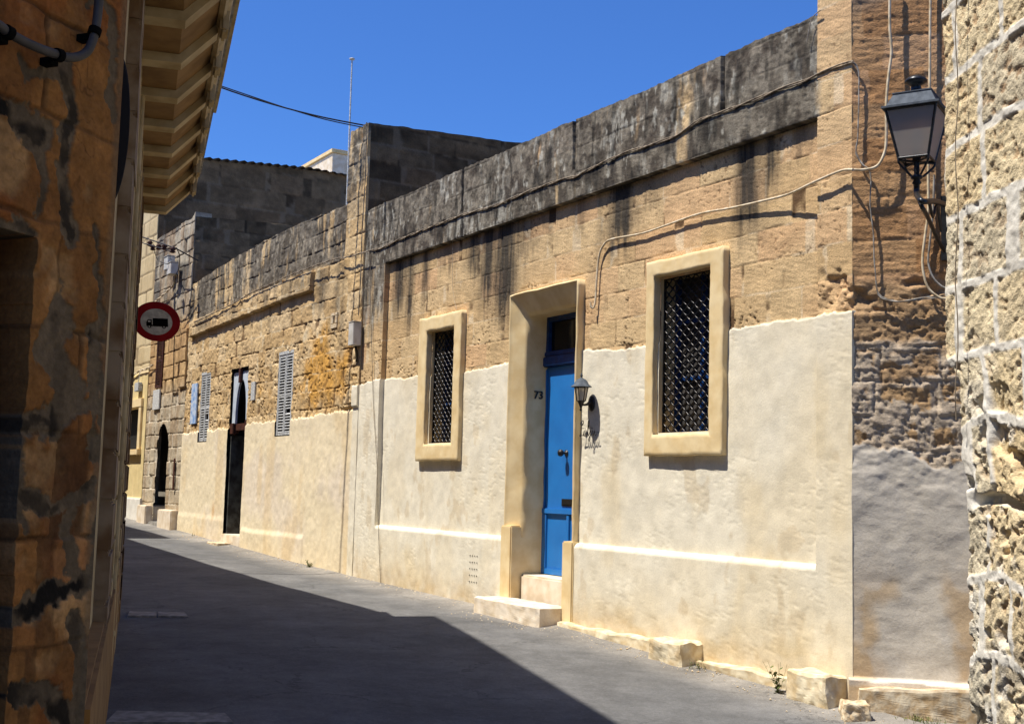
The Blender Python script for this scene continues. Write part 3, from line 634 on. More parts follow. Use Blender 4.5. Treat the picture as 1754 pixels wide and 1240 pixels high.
def old_c(S, Z, Y):
    d, id1, id2, dh, dv = blocks(S, Z, .275, 1.70, .48, 204, .014)
    c = mix(lin((212, 182, 134))+0*Z[..., None], lin((196, 164, 116)), ss(.2, .8, id1)); c = mix(c, lin((216, 190, 148)), ss(.5, .9, id2)*.7)
    och = np.exp(-((S-10.9)/.9)**2)*np.exp(-((Z-1.75)/.62)**2)+.5*np.exp(-((S-13.2)/1.0)**2)*np.exp(-((Z-1.5)/.45)**2)+.4*np.exp(-((S-9.75)/.3)**2)*ss(2.6, 1.8, Z)
    c = mix(c, lin((206, 152, 66)), ss(.40, .66, fbm(S*2.9, Z*2.9, 5, 251)*.6+och*.50-.05)*.85)
    c = c*(.80+.4*fbm(S*8, Z*8, 4, 252))[..., None]
    jn = fbm(S*4, Z*4, 3, 219)
    c = mix(c, lin((104, 76, 50)), ss(.010, .002, d)*ss(.5, .64, jn)*.8)
    c = mix(c, lin((222, 206, 172)), ss(.018, .004, d)*ss(.5, .36, jn)*.55)
    c = mix(c, lin((100, 68, 42)), ss(.62, .72, fbm(S*14, Z*14, 3, 225))*ss(3.0, 1.6, Z)*.5)
    k = soot_cover(S, Z, 281)
    up = ss(-.02, .06, Z-bz(S)-.26-.10*fbm(S*5, Z*0, 3, 3))*ss(9.98, 10.05, S)
    up2 = ss(.25, .0, np.abs(Z-bz(S)-.15))*.6*(S > 11.2)
    tw = (S < 10.0)*ss(3.6, 4.6, Z)
    sc = np.clip(up*ss(.36, .52, k+.05)+up2*ss(.45, .6, k)+tw*ss(.38, .6, k), 0, 1)
    c = mix(c, mix(lin((66, 63, 58))+0*Z[..., None], lin((112, 106, 95)), ss(.35, .7, fbm(S*9, Z*9, 4, 284))), sc*.92)
    c = mix(c, lin((172, 160, 138)), lichen(S, Z, 285)*np.clip(up+tw, 0, 1)*.65)
    c = mix(c, lin((70, 66, 60)), streaks(S, Z, 3.2, STREAK2)*(Z < bz(S)+.3)*.85)
    p = ss(0, .008, opl(S)-Z)*ss(9.5, 9.52, S); p2 = ss(0, .008, 1.42-Z+.05*(fbm(S*3, S*0, 3, 5)-.5))*(1-ss(9.5, 9.52, S))
    pc = mix(lin((234, 217, 182))+0*Z[..., None], lin((228, 212, 186)), ss(.4, .65, fbm(S*1.1, Z*1.1, 4, 291)))
    pc = mix(pc, lin((222, 194, 146)), ss(.52, .72, fbm(S*2.2, Z*.8, 4, 292))*.5+ss(-.7, -1.1, Z)*.4*fbm(S*3, Z*3, 3, 293))
    pc = mix(pc, lin((205, 150, 80)), np.exp(-((S-15.75)/.09)**2)*np.exp(-((Z+.55)/.16)**2)*.6)
    c = mix(c, pc, p); c = mix(c, mix(PLAS+0*Z[..., None], PLAS2, ss(.4, .7, fbm(S*2, Z*2, 3, 9))*.5), p2)
    return c
old = thing('old_house', MAIN, (13.5, 0, g(13.5)), 'older weathered stone house with louvred shutters, left of the blue door house', 'house')
otop = lambda S: np.interp(S, [9.3, 9.98, 10.0, 12, 14.1, 16, 17.72, 18], [5.24, 5.27, 4.18, 4.22, 4.20, 4.1, 4.0, 4.0])+.03*(fbm(S*3, S*0+4, 3, 228)-.5)+.03*(fbm(S*15, S*0+4, 3, 229)-.5)
relief('facade_wall', old, M['stone'], HB, 18.0, -1.6, 5.32, .021, .0125, old_y, old_c, old_a, hole=hole2, ztop=otop, zbot=lambda S: gz(S)-.08, thick=.28, edges_s=(9.99, 11.22, 17.75))
mb = MB(); mb.box(9.32, 17.98, -6.5, -.62, -2.0, 3.35); mb.build('flat_roof', M['roof'], old)
CH_ = {601: .46, 401: .29}
def side_c(seed, lo=(70, 60, 46), hi=(134, 116, 90)):  # flank stone kept darker than the fronts, shade put into its colour
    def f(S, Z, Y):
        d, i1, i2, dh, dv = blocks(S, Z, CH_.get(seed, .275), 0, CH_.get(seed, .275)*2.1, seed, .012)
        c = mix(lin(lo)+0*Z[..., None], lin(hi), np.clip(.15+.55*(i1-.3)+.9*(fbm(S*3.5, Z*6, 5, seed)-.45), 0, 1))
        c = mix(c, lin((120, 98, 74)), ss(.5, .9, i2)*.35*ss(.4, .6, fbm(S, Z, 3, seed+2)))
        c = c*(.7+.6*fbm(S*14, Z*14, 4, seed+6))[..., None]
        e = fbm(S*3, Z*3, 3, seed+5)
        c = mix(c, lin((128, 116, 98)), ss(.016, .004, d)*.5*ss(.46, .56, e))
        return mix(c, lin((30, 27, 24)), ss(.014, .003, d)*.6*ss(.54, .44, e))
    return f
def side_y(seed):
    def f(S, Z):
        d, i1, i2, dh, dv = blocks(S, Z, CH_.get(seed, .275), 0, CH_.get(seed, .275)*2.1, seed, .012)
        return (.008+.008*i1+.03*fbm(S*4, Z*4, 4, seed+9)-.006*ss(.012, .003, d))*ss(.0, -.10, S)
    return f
def sideframe(s0, y0=0):    # plane at constant s, facing the near end; local X runs from the back to the street
    P = MAIN.w((s0, y0, 0)); return Frame(P, MAIN.y, -MAIN.x)
def side(parent, s0, y0, length, z0, ztop, seed, name='side_wall', lo=(70, 60, 46), hi=(134, 116, 90), res=.03):
    fr = sideframe(s0, y0)
    o = relief(name, parent, M['stone'], -length, 0, z0, ztop(0*np.ones(1)+0)[0]+.4, res, res, side_y(seed), side_c(seed, lo, hi), ztop=ztop, thick=.25, edges_s=())
    b = BASE[parent.name]
    o.matrix_local = Matrix.Translation(-Vector(b)) @ MAIN.M.inverted() @ fr.M @ Matrix.Translation(Vector(b)); return o
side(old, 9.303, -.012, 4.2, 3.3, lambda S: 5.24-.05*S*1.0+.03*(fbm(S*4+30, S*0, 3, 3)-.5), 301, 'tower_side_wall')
# solid behind the tower flank
# junction pieces
def louvre(parent, s0, s1, z0, z1, y, leaves=2, label=None, mat='greypaint', missing=()):
    t = .035; mb = MB(); wd = (s1-s0-.01*(leaves-1))/leaves
    fr = MB(); fr.box(s0-.03, s1+.03, y-.06, y+.012, z1, z1+.06, .004); fr.box(s0-.03, s0-.002, y-.06, y+.008, z0, z1-.001); fr.box(s1+.002, s1+.03, y-.06, y+.008, z0, z1-.001)
    sh = fr.build('shutter', M[mat], parent, label)
    sl_ = MB()
    for k in range(leaves):
        a = s0+k*(wd+.01); b_ = a+wd
        mb.box(a, a+t, y-.03, y+.005, z0, z1-.002, .003); mb.box(b_-t, b_, y-.03, y+.005, z0, z1-.002, .003)
        for z in (z0, (z0+z1)/2-.02, z1-t-.01): mb.box(a+t, b_-t, y-.03, y+.002, z+.001, z+t+.006)
        n_ = int((z1-z0)/.05)
        for i in range(n_):
            z = z0+.05+i*(z1-z0-.09)/n_
            if (k, i) in missing: continue
            x0, x1 = a+t, b_-t; tw = random.uniform(-.004, .004)
            sl_.hexa([(x0, y-.030, z+.020+tw), (x1, y-.030, z+.020), (x1, y+.004, z-.006+tw), (x0, y+.004, z-.006), (x0, y-.028, z+.028+tw), (x1, y-.028, z+.028), (x1, y+.006, z+.003+tw), (x0, y+.006, z+.003)])
    mb.build('leaf_frame', M[mat], sh); sl_.build('slats', M[mat], sh)
    bk = MB(); bk.box(s0-.05, s1+.05, y-.20, y-.12, z0-.05, z1+.05); bk.build('back_board', M['dark'], sh); return sh
louvre(old, 12.02, 12.64, .78, 2.10, -.01, label='pair of grey louvred leaves right of the tall doorway', missing=((0, 7),))
louvre(old, 16.38, 16.94, .77, 2.05, -.01, label='narrow grey louvred leaves left of the tall doorway', missing=((0, 8), (0, 9)))
# tall doorway with pale arched fanlight frame
mb = MB(); mb.box(14.12, 15.18, -.60, -.35, -1.3, 2.12); dd = mb.build('door', M['greendoor'], old, 'tall dark door below a pale arched fanlight board')
mb = MB()
N = 14; s0, s1 = 14.19, 15.12; c_ = (s0+s1)/2; R = .29; zb, zt = 1.05, 1.98
arc = [(c_+R*math.cos(math.pi*k/N)*1.0, zb+(.80)*math.sin(math.pi*k/N)**.8) for k in range(N+1)]
for yy in (-.30, -.33):
    pass
def arch_board(mb, s0, s1, zb, zt, arc, y0, y1):
    out_ = []
    for (x, z) in arc:
        u_ = (x-s0)/(s1-s0); out_.append((s0 if x < s0+.0 else (s1 if x > s1 else x), zt))
    n_ = len(arc)
    o2 = [(s1, zb)]+[(s1+(s0-s1)*(k-1)/(n_-3), zt) for k in range(1, n_-1)]+[(s0, zb)]
    V = [(x, y1, z) for x, z in arc]+[(x, y1, z) for x, z in o2]+[(x, y0, z) for x, z in arc]+[(x, y0, z) for x, z in o2]
    F_ = []
    for i in range(n_-1):
        F_ += [(i, i+1, n_+i+1, n_+i), (2*n_+i, 3*n_+i, 3*n_+i+1, 2*n_+i+1), (i, 2*n_+i, 2*n_+i+1, i+1)]
    mb.add(V, F_)
arch_board(mb, 14.19, 15.12, 1.05, 1.98, arc, -.09, -.05)
fl = mb.build('fanlight_board', M['paleblue'], old)
mb = MB(); mb.box(14.62, 14.72, -.045, -.0, 1.78, 2.04, .005); mb.build('brown_bracket', M['brown'], fl)
mb = MB(); mb.box(14.19, 14.32, -.13, -.02, .86, 1.10, .01); mb.box(14.95, 15.12, -.13, -.02, .86, 1.06, .01); mb.box(14.33, 14.94, -.13, -.07, .92, 1.05, .01)
mb.build('brown_bracket', M['brown'], fl)
mb = MB(); mb.box(15.07, 15.14, -.34, -.04, -1.0, .84, .005); mb.box(14.16, 14.22, -.34, -.04, -1.0, .84, .005); mb.build('door_frame', M['greyreveal'], old)
mb = MB(); mb.box(14.10, 15.2, -.34, .03, -1.35, -.93, .015); wavy(mb, .006); mb.build('threshold', M['sill'], old)
rock(14.55, 15.15, .04, .30, g(14.8)-.08, g(14.8)+.06, 61, .015, 6, 12).top('doorstep', M['rubble'], MAIN, (14.8, .15, g(14.8)), 'thin worn stone step below the tall narrow doorway of the older house', 'doorstep')
mb = MB(); mb.box(17.12, 17.5, .005, .03, 1.12, 1.92, .003); mb.build('tile_plaque', M['plate'], old, 'tall blue and white glazed tile beside the left shutter')
mb = MB(); mb.box(13.72, 13.92, .005, .03, 1.42, 1.74, .003); pq = mb.build('stone_plaque', M['greypaint'], old)
mb = MB(); mb.box(10.26, 10.42, -.20, -.13, 2.38, 2.54); v_ = mb.build('vent_recess', M['dark'], old)
mb = MB()
for bx in ((10.22, 10.46, 2.52, 2.57), (10.22, 10.46, 2.33, 2.40), (10.22, 10.30, 2.401, 2.519), (10.37, 10.46, 2.401, 2.519)): mb.box(bx[0], bx[1], -.12, .022, bx[2], bx[3], .006)
mb.build('vent_frame', M['rubble'], old)

# ================================================================= HOUSE WITH POINTED DOORWAY
def h3_y(S, Z):
    d, id1, id2, dh, dv = blocks(S, Z, .29, .1, .55, 304, .012)
    y = -.02*ss(.016, .004, d)*.8+.02*(id1-.5)+.03*(fbm(S*6, Z*6, 4, 323)-.5)
    return y+np.where((S > 18.55) & (S < 18.9), .03, 0)*(Z > 1.8)+np.where((S < 18.45) & (Z > 1.9) & (Z < 3.1), .05, 0)
def h3_c(S, Z, Y):
    d, id1, id2, dh, dv = blocks(S, Z, .29, .1, .55, 304, .012)
    lo = mix(lin((176, 160, 134))+0*Z[..., None], lin((198, 182, 154)), id1)
    hi = mix(lin((204, 170, 120))+0*Z[..., None], lin((188, 152, 106)), id1)
    c = mix(lo, hi, ss(1.6, 2.2, Z)); gr = mix(lin((180, 168, 146))+0*Z[..., None], lin((112, 106, 96)), ss(.45, .6, fbm(S*1.4, Z*1.4, 4, 331)))
    c = mix(c, gr, ss(3.2, 3.5, Z))
    c = mix(c, lin((150, 116, 78)), ss(.5, .65, fbm(S*4, Z*.9, 3, 333))*.4)
    c = c*(.82+.36*fbm(S*9, Z*9, 4, 335))[..., None]
    return mix(c, lin((214, 204, 184))*(Z < 1.8)[..., None]+lin((90, 66, 44))*(Z >= 1.8)[..., None], ss(.016, .004, d)*.6)
ah0, ah1, ahz = 19.1, 19.98, 1.19
def ah(S, Z):
    x = np.abs((S-(ah0+ah1)/2)/((ah1-ah0)/2)); top = .72+.48*np.sqrt(np.clip(1-x**1.7, 0, 1)); return (x < 1) & (Z < top)
h3 = thing('stone_house', MAIN, (19.7, 0, g(19.7)), 'tall grey-tan stone house with a narrow pointed-arch doorway, beyond the older shuttered house', 'house')
relief('facade_wall', h3, M['stone'], 18.004, 20.95, -1.3, 5.75, .018, .014, h3_y, h3_c, hole=ah, ztop=lambda S: 5.42+.10*ss(18.3, 18.0, S)+.04*(fbm(S*4, S*0, 3, 3)-.5), zbot=lambda S: gz(S)-.06, thick=.35, edges_s=())
mb = MB(); mb.box(19.02, 20.06, -.48, -.40, -1.2, 1.3); mb.build('door', M['greendoor'], h3)
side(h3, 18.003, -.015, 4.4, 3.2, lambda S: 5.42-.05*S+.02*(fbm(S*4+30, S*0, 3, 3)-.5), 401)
mb = MB(); mb.box(18.02, 20.93, -7, -.62, -2, 4.9); mb.build('flat_roof', M['roof'], h3)
for a, b_, c0 in ((18.05, 19.05, .0), (20.03, 20.75, 0)):
    mb = MB(); mb.box(a, b_, -.3, .16, -1.2, g(a)+.42, .02); mb.build('base_block', M['sill'], h3)
mb = MB(); mb.box(19.08, 20.0, -.4, .1, -1.2, g(19.5)+.10, .02); mb.build('threshold', M['slab'], h3)
louvre(h3, 19.85, 20.3, 2.0, 3.2, .015, 1, 'narrow brown louvred leaf above the pointed doorway', 'brown')
mb = MB(); mb.box(19.82, 20.34, .02, .05, 1.52, 1.95, .004); mb.build('render_patch', M['white'], h3)
mb = MB(); mb.box(18.42, 18.5, .015, .035, -.2, .45, .004); mb.build('slot_vent', M['rust'], h3)

# ================================================================= YELLOW AND ASHLAR TALL HOUSE AT THE BEND
def h4_y(S, Z):
    d, id1, id2, dh, dv = blocks(S, Z, .42, .1, .8, 504, .012)
    up = ss(2.4, 2.42, Z)
    return up*(-.015*ss(.02, .006, d)+.01*(id1-.5))+.01*(fbm(S*4, Z*4, 3, 523)-.5)+(1-up)*.02+np.where(Z < -.4, .03, 0)
def h4_c(S, Z, Y):
    d, id1, id2, dh, dv = blocks(S, Z, .42, .1, .8, 504, .012)
    up = ss(2.4, 2.42, Z)
    a = mix(lin((214, 194, 152))+0*Z[..., None], lin((198, 176, 134)), id1); a = mix(a, lin((140, 120, 92)), ss(.02, .006, d)*.7)
    y = mix(lin((228, 206, 152))+0*Z[..., None], lin((220, 196, 138)), fbm(S*2, Z*2, 3, 531)); y = mix(y, lin((226, 220, 206)), ss(-.4, -.42, Z)+ss(1.95, 2.0, Z)*0)
    return mix(y, a, up)
WN = (21.44, 24.4, .68, 1.63)
h4 = thing('yellow_house', MAIN, (24, 0, g(24)), 'tall yellow plaster and ashlar house at the far bend of the street', 'house')
relief('facade_wall', h4, M['plaster'], 20.954, 32, -1.2, 7.6, .05, .025, h4_y, h4_c, hole=lambda S, Z: (S > WN[0]) & (S < WN[1]) & (Z > WN[2]) & (Z < WN[3]), ztop=lambda S: 7.25+0*S, zbot=lambda S: gz(S)-.06, thick=.35)
mb = MB(); mb.box(WN[0]-.02, WN[1]+.02, -.35, -.2, WN[2]-.02, WN[3]+.02); pn = mb.build('window', M['dark'], h4)
mb = MB()
mb.box(WN[0]-.22, WN[0], -.15, .07, WN[2], WN[3]+.001, .01); mb.box(WN[1], WN[1]+.22, -.15, .07, WN[2], WN[3]+.001, .01); mb.box(WN[0]-.24, WN[1]+.24, -.15, .08, WN[3]+.003, WN[3]+.2, .01); mb.box(WN[0]-.26, WN[1]+.26, -.15, .12, WN[2]-.13, WN[2]-.003, .01)
mb.build('window_frame', M['frame'], pn)
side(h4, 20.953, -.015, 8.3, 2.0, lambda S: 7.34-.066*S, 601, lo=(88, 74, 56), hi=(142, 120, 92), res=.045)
mb = MB(); mb.box(21.25, 32, -8.5, -.62, -2, 6.9); mb.build('roof_slab', M['roof'], h4)
mb = MB(); n_ = 110                         # corrugated tin edge lying on the dark flank
vs = []; fs = []
for i in range(n_+1):
    y = -.6-7.6*i/n_; z = 7.38+.066*(-y)+.022*math.sin(i*2.1)-.10*(1 if y < -3.4 else 0)*ss(-3.4, -4.8, np.array(y)).item()
    for s_ in (20.83, 22.05): vs += [(s_, y, z+(.05 if s_ > 22 else 0)), (s_, y, z+.012+(.05 if s_ > 22 else 0))]
for i in range(n_):
    a = i*4; fs += [(a+1, a+5, a+7, a+3), (a, a+2, a+6, a+4), (a, a+4, a+5, a+1), (a+2, a+3, a+7, a+6)]
mb.add(vs, fs); mb.build('tin_roof', M['tin'], h4)
mb = MB(); sf = 21.31
for k in range(8): mb = MB(); mb.box(20.90, 21.05, -1.9-.33*k, -1.85-.33*k, 5.82, 5.87); mb.build('drain_hole', M['dark'], h4)

# roof room far behind
P0 = on(sideframe(26, 0), 570, 262)   # corner of its lit face
rr = thing('roof_room', MAIN, (26.0, P0[0], 7.0), 'pale block room on a roof behind the tin roof edge', 'roof room')
mb = MB(); mb.box(26.0, 31.5, P0[0]-3.5, P0[0], 5.5, P0[2], .01); mb.build('block_wall', M['sill'], rr)
mb = MB(); mb.box(25.95, 31.6, P0[0]-3.55, P0[0]+.05, P0[2]+.003, P0[2]+.12, .01); mb.build('coping', M['frame'], rr)
# antenna mast
A0 = on(MAIN, 598, 262, -2.2); A1 = on(MAIN, 598, 107, -2.2)
am = thing('antenna_mast', MAIN, (A0[0], -2.2, 3.35), 'thin pale mast standing on the roof behind the tower of the older house', 'mast')
mb = MB(); mb.tube([(A0[0], -2.2, 3.35), (A0[0]+.04, -2.2, A1[2])], [.022, .014], 10, 1); mb.build('pole', M['greypaint'], am)
mb = MB(); mb.lathe([(.02, 0), (.05, .006), (.055, .03), (.02, .045)], (A0[0]+.04, -2.2, A1[2]), 14); mb.build('cap', M['boxgrey'], am)

# ================================================================= ROUGH WALL ON THE RIGHT
CO = .2685; Z00 = 1.585
def rw_edge(Z):    # eroded vertical arris at far end
    return -(.03*fbm(Z*3+40, Z*0+9, 3, 3)+.11*ss(.55, .42, Z)*ss(-4, .3, Z)*1.0+.05*ss(.2, .0, Z)-.05*np.exp(-((Z-.12)/.07)**2)*0+.03*(fbm(Z*11+40, Z*0, 3, 8)-.5))
def rw_blocks(S, Z): return blocks(S+20, Z+.05*ss(.6, .3, Z)*np.sin(S*5), CO, Z00, .36, 702, .012)
def rw_y(S, Z):
    d, id1, id2, dh, dv = rw_blocks(S, Z)
    mort = ss(.021, .013, d+.009*(fbm(S*16, Z*16, 3, 703)-.5))
    lowz = ss(.55, .25, Z)
    rag = fbm(S*6, Z*6, 4, 705)-.5
    diag = fbm(S*30+Z*45, Z*14-S*10, 3, 707)
    pits = ss(.56, .70, fbm(S*26+Z*18, Z*34-S*8, 3, 709))
    deep = ss(.60, .70, fbm(S*7, Z*9, 3, 711))*lowz
    st = .010+.005*(id1-.5)+(.008+.012*lowz)*rag+.011*(diag-.5)-.009*pits*(.6+.6*lowz)-.026*deep+.007*(fbm(S*60, Z*60, 2, 713)-.5)
    mo = .012+.02*(fbm(S*9, Z*9, 3, 715)-.5)+.008*(fbm(S*40, Z*40, 2, 716)-.5)
    gap = ss(.72, .80, fbm(S*3+4, Z*6, 3, 718))*lowz
    y = st*(1-mort)+mo*mort-.06*gap*mort
    corner = ss(-.05, .0, S)
    return y-.03*corner
def rw_c(S, Z, Y):
    d, id1, id2, dh, dv = rw_blocks(S, Z)
    mort = ss(.021, .014, d+.009*(fbm(S*16, Z*16, 3, 703)-.5))
    lowz = ss(.75, .0, Z); vlow = ss(-.2, -.6, Z)
    c = mix(lin((226, 208, 170))+0*Z[..., None], lin((214, 190, 146)), id1); c = mix(c, lin((206, 196, 172)), ss(.5, .8, id2)*.6+.3*vlow)
    pits = ss(.56, .70, fbm(S*26+Z*18, Z*34-S*8, 3, 709))
    c = mix(c, lin((150, 108, 70)), pits*(.30+.35*ss(.4, .7, fbm(S*3, Z*3, 3, 720))))
    c = mix(c, lin((110, 104, 98)), ss(.5, .62, fbm(S*14, Z*14, 4, 722))*vlow*.55)
    c = c*(.85+.3*fbm(S*12, Z*12, 4, 724))[..., None]
    m_ = mix(lin((232, 226, 212))+0*Z[..., None], lin((212, 204, 188)), fbm(S*10, Z*10, 3, 726))
    smear = ss(.56, .68, fbm(S*8+3, Z*8, 4, 728))*lowz*.7
    c = mix(c, m_, np.clip(mort+smear, 0, 1)); return c
rw = thing('rough_stone_wall', RW, (-1.5, -.3, float(gz(-4.5))), 'pitted pale stone building with thick white mortar joints at the right edge', 'building')
def rwx(o):   # pull the far edge in along the eroded arris
    me = o.data; n_ = len(me.vertices); V = np.empty(n_*3, np.float32); me.vertices.foreach_get('co', V); V = V.reshape(-1, 3)
    b = BASE[rw.name]; X = V[:, 0]+b[0]; Z = V[:, 2]+b[2]
    e = rw_edge(Z); wgt = np.clip((X+.6)/.6, 0, 1)
    V[:, 0] = X+e*wgt-b[0]; me.vertices.foreach_set('co', V.ravel()); me.update()
o = relief('facing_wall', rw, M['rough'], -1.3, 0, -2.2, 2.6, .006, .0062, rw_y, rw_c, lambda S, Z: 1-.6*ss(.021, .014, rw_blocks(S, Z)[0]+.009*(fbm(S*16, Z*16, 3, 703)-.5)), thick=.4); rwx(o)
relief('near_wall', rw, M['rough'], -5.5, -1.302, -2.3, 2.6, .03, .03, rw_y, rw_c, thick=.4)
relief('upper_wall', rw, M['rough'], -5.5, -.02, 2.604, 5.0, .03, .03, rw_y, rw_c, thick=.4)
mb = MB(); mb.box(-5.5, -.16, -5, -.2, -2.4, 4.95); mb.build('flat_roof', M['roof'], rw)
mb = MB(); e0 = on(RW, 1640, 0, .045); mb.tube([(on(RW, 1641-.0*k, y, .05)[0], .055+.006*math.sin(y*.03), on(RW, 1641, y, .05)[2]) for k, y in enumerate(range(-60, 760, 60))], .0022, 6, 2)
mb.top('thin_wire', M['cable'], RW, (e0[0], .05, .5), 'thin rusty wire running down the rough wall at the right edge', 'wire')

# ================================================================= ORANGE BUILDING, NEAR LEFT
SM = [([(0, 170), (35, 195), (70, 238)], 20, 1), ([(118, 95), (122, 200), (113, 300), (125, 415)], 14, .8), ([(60, 250), (78, 300), (68, 362)], 12, .5), ([(100, 545), (85, 600), (118, 660), (92, 725)], 30, .9),
      ([(165, 560), (160, 620)], 14, .9), ([(40, 730), (100, 712), (165, 698)], 16, .75), ([(158, 640), (160, 780)], 10, .9), ([(40, 850), (100, 865), (150, 835)], 15, .7), ([(0, 1050), (60, 1042), (110, 1008), (152, 985)], 22, 1),
      ([(20, 1195), (80, 1178), (112, 1240)], 20, .9), ([(132, 1060), (142, 1240)], 16, .5), ([(0, 385), (45, 392), (62, 400)], 9, .7), ([(150, 0), (190, 20), (198, 200)], 9, .1), ([(40, 100), (50, 120), (120, 125)], 7, .2),
      ([(40, 560), (30, 640), (38, 900)], 8, .3), ([(120, 880), (130, 960), (160, 1000)], 14, .2), ([(170, 380), (172, 700), (165, 1000)], 7, .6)]
SMP = [([on(OW, x, y)[::2] for x, y in pts], w_*1.45e-3, dk) for pts, w_, dk in SM]
XR = on(OW, 38, 800)[0]
def ow_parts(S, Z):
    d, id1, id2, dh, dv = blocks(S, Z, .255, .62, .42, 802, .013)
    A = S+.07*(fbm(S*13, Z*13, 5, 831, .6)-.5); B = Z+.09*(fbm(S*12+30, Z*12, 5, 833, .6)-.5)
    smear = 0*S; dark = 0*S
    for pts, w_, dk in SMP:
        dm_ = 9+0*S
        for (a0, a1), (b0, b1) in zip(pts[:-1], pts[1:]):
            L2 = (b0-a0)**2+(b1-a1)**2; t = np.clip(((A-a0)*(b0-a0)+(B-a1)*(b1-a1))/L2, 0, 1)
            dm_ = np.minimum(dm_, np.hypot(A-a0-t*(b0-a0), B-a1-t*(b1-a1)))
        e = ss(1.30, 1.04, dm_/(w_*(.35+1.5*fbm(S*7+3, Z*7, 3, 845)))+1.6*(fbm(S*26, Z*22, 5, 835, .65)-.5)); smear = np.maximum(smear, e*.95)
        dark = np.maximum(dark, e*dk*ss(.38, .55, fbm(S*8+1, Z*8, 4, 847))*ss(1.1, .6, dm_/w_+2.0*(fbm(S*19+5, Z*15, 5, 837, .65)-.5)))
    dark = np.maximum(dark, smear*.3*ss(.5, .6, fbm(S*12, Z*9, 4, 807)))
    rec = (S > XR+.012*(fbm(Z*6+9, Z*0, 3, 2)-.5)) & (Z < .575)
    return d, id1, id2, smear, dark, rec
def ow_y(S, Z):
    d, id1, id2, smear, dark, rec = ow_parts(S, Z)
    y = .005*(id1-.5)+.012*(fbm(S*6+5, Z*6+5, 5, 811, .6)-.5)+.009*(fbm(S*26, Z*26, 3, 812)-.5)-.008*ss(.010, .003, d)*ss(.4,.55,fbm(S*4,Z*4,3,6))-.006*ss(.48, .58, fbm(S*5+1, Z*4+8, 5, 815, .6))
    y = y*(1-.5*smear)-.006*smear
    return np.where(rec, -.14+y*.5, y)*ss(-.002, .02, S)
def ow_c(S, Z, Y):
    d, id1, id2, smear, dark, rec = ow_parts(S, Z)
    c = mix(lin((134, 94, 52))+0*Z[..., None], lin((112, 73, 39)), ss(.2, .8, fbm(S*4+3, Z*3, 4, 821)))
    c = mix(c, lin((160, 128, 88)), ss(.48, .62, fbm(S*5+1, Z*4+8, 5, 815, .6))*.7)
    c = mix(c, lin((118, 64, 28)), ss(.55, .75, fbm(S*7+8, Z*5, 3, 823))*.5)
    c = c*(.62+.76*fbm(S*22, Z*22, 5, 825))[..., None]
    c = mix(c, lin((60, 38, 22)), ss(.008, .0, np.abs(fbm(S*7+2, Z*5, 4, 841)-.5))*ss(.55, .65, fbm(S*5, Z*5, 2, 843))*.6)
    c = mix(c, lin((50, 34, 22)), ss(.006, .001, d)*.5*ss(.45, .6, fbm(S*4, Z*4, 3, 6)))
    c = c*(.72+.5*id2)[..., None]; c = mix(c, lin((52, 38, 26)), ss(.009, .003, d)*.45)
    g_ = mix(lin((94, 82, 66))+0*Z[..., None], lin((20, 18, 16)), dark)
    c = mix(c, g_, np.clip(smear*1.1, 0, 1))
    c = mix(c, lin((96, 84, 66)), ss(.035, .01, S)*.6)
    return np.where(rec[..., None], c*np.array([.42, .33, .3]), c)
ow = thing('orange_stone_house', OW, (.6, -.2, -1.75), 'orange stone building with grey mortar smears in shade at the near left', 'building')
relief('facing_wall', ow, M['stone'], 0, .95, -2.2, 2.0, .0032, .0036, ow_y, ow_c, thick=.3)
relief('near_wall', ow, M['stone'], .952, 5, -2.2, 2.0, .03, .03, lambda S, Z: ow_y(S, Z)*0+.02*(fbm(S*6, Z*6, 3, 8)-.5), ow_c, thick=.3)
relief('upper_wall', ow, M['stone'], 0, 5, 2.004, 4.6, .03, .03, lambda S, Z: .02*(fbm(S*6, Z*6, 3, 8)-.5), ow_c, thick=.3)
mb = MB()
fa = OW.w((.01, -.03, 0)); e1 = LA.w((-4.6, -.10, 0))
pts_ = [fa, OW.w((.27, -.05, 0)), OW.w((.31, -.3, 0)), OW.w((4.98, -.3, 0)), OW.w((4.98, -4, 0)), e1+np.array([-4, 0, 0]), e1]
def tol(fr, p): q = p-fr.o; return (float(np.dot(q, fr.x)), float(np.dot(q, fr.y)))
q_ = [tol(OW, p) for p in pts_]
mb.add([(x, y, -2.3) for x, y in q_]+[(x, y, 4.55) for x, y in q_], [tuple(range(7)), tuple(range(13, 6, -1))]+[(i, (i+1) % 7, 7+(i+1) % 7, 7+i) for i in range(7)])
mb.build('flat_roof', M['cream'], ow)
cp = [on(OW, x, y, .045) for x, y in ((-60, 5), (0, 45), (12, 55), (50, 76), (97, 94), (125, 99), (148, 90), (160, 66), (166, 35), (170, -10), (172, -60))]
ct = MB(); ct.tube(cp, .0115, 12, 4); cpipe = thing('conduit', OW, cp[5], 'thick grey conduit curving across the orange stone wall', 'conduit')
ct.build('pipe', M['conduit'], cpipe)
for (x, y) in ((14, 56), (100, 95), (162, 55)):
    c0 = on(OW, x, y, .045); i = min(range(len(cp)), key=lambda k: abs(cp[k][0]-c0[0])+abs(cp[k][2]-c0[2])); t = np.array(cp[min(i+1, len(cp)-1)])-np.array(cp[i-1]); t /= np.linalg.norm(t)
    mb = MB(); mb.tube([np.array(c0)-t*.009, np.array(c0)+t*.009], .0165, 14, 1); mb.box(c0[0]-.012, c0[0]+.012, -.0, .036, c0[2]-.024, c0[2]-.006); mb.build('clip', M['black'], cpipe)

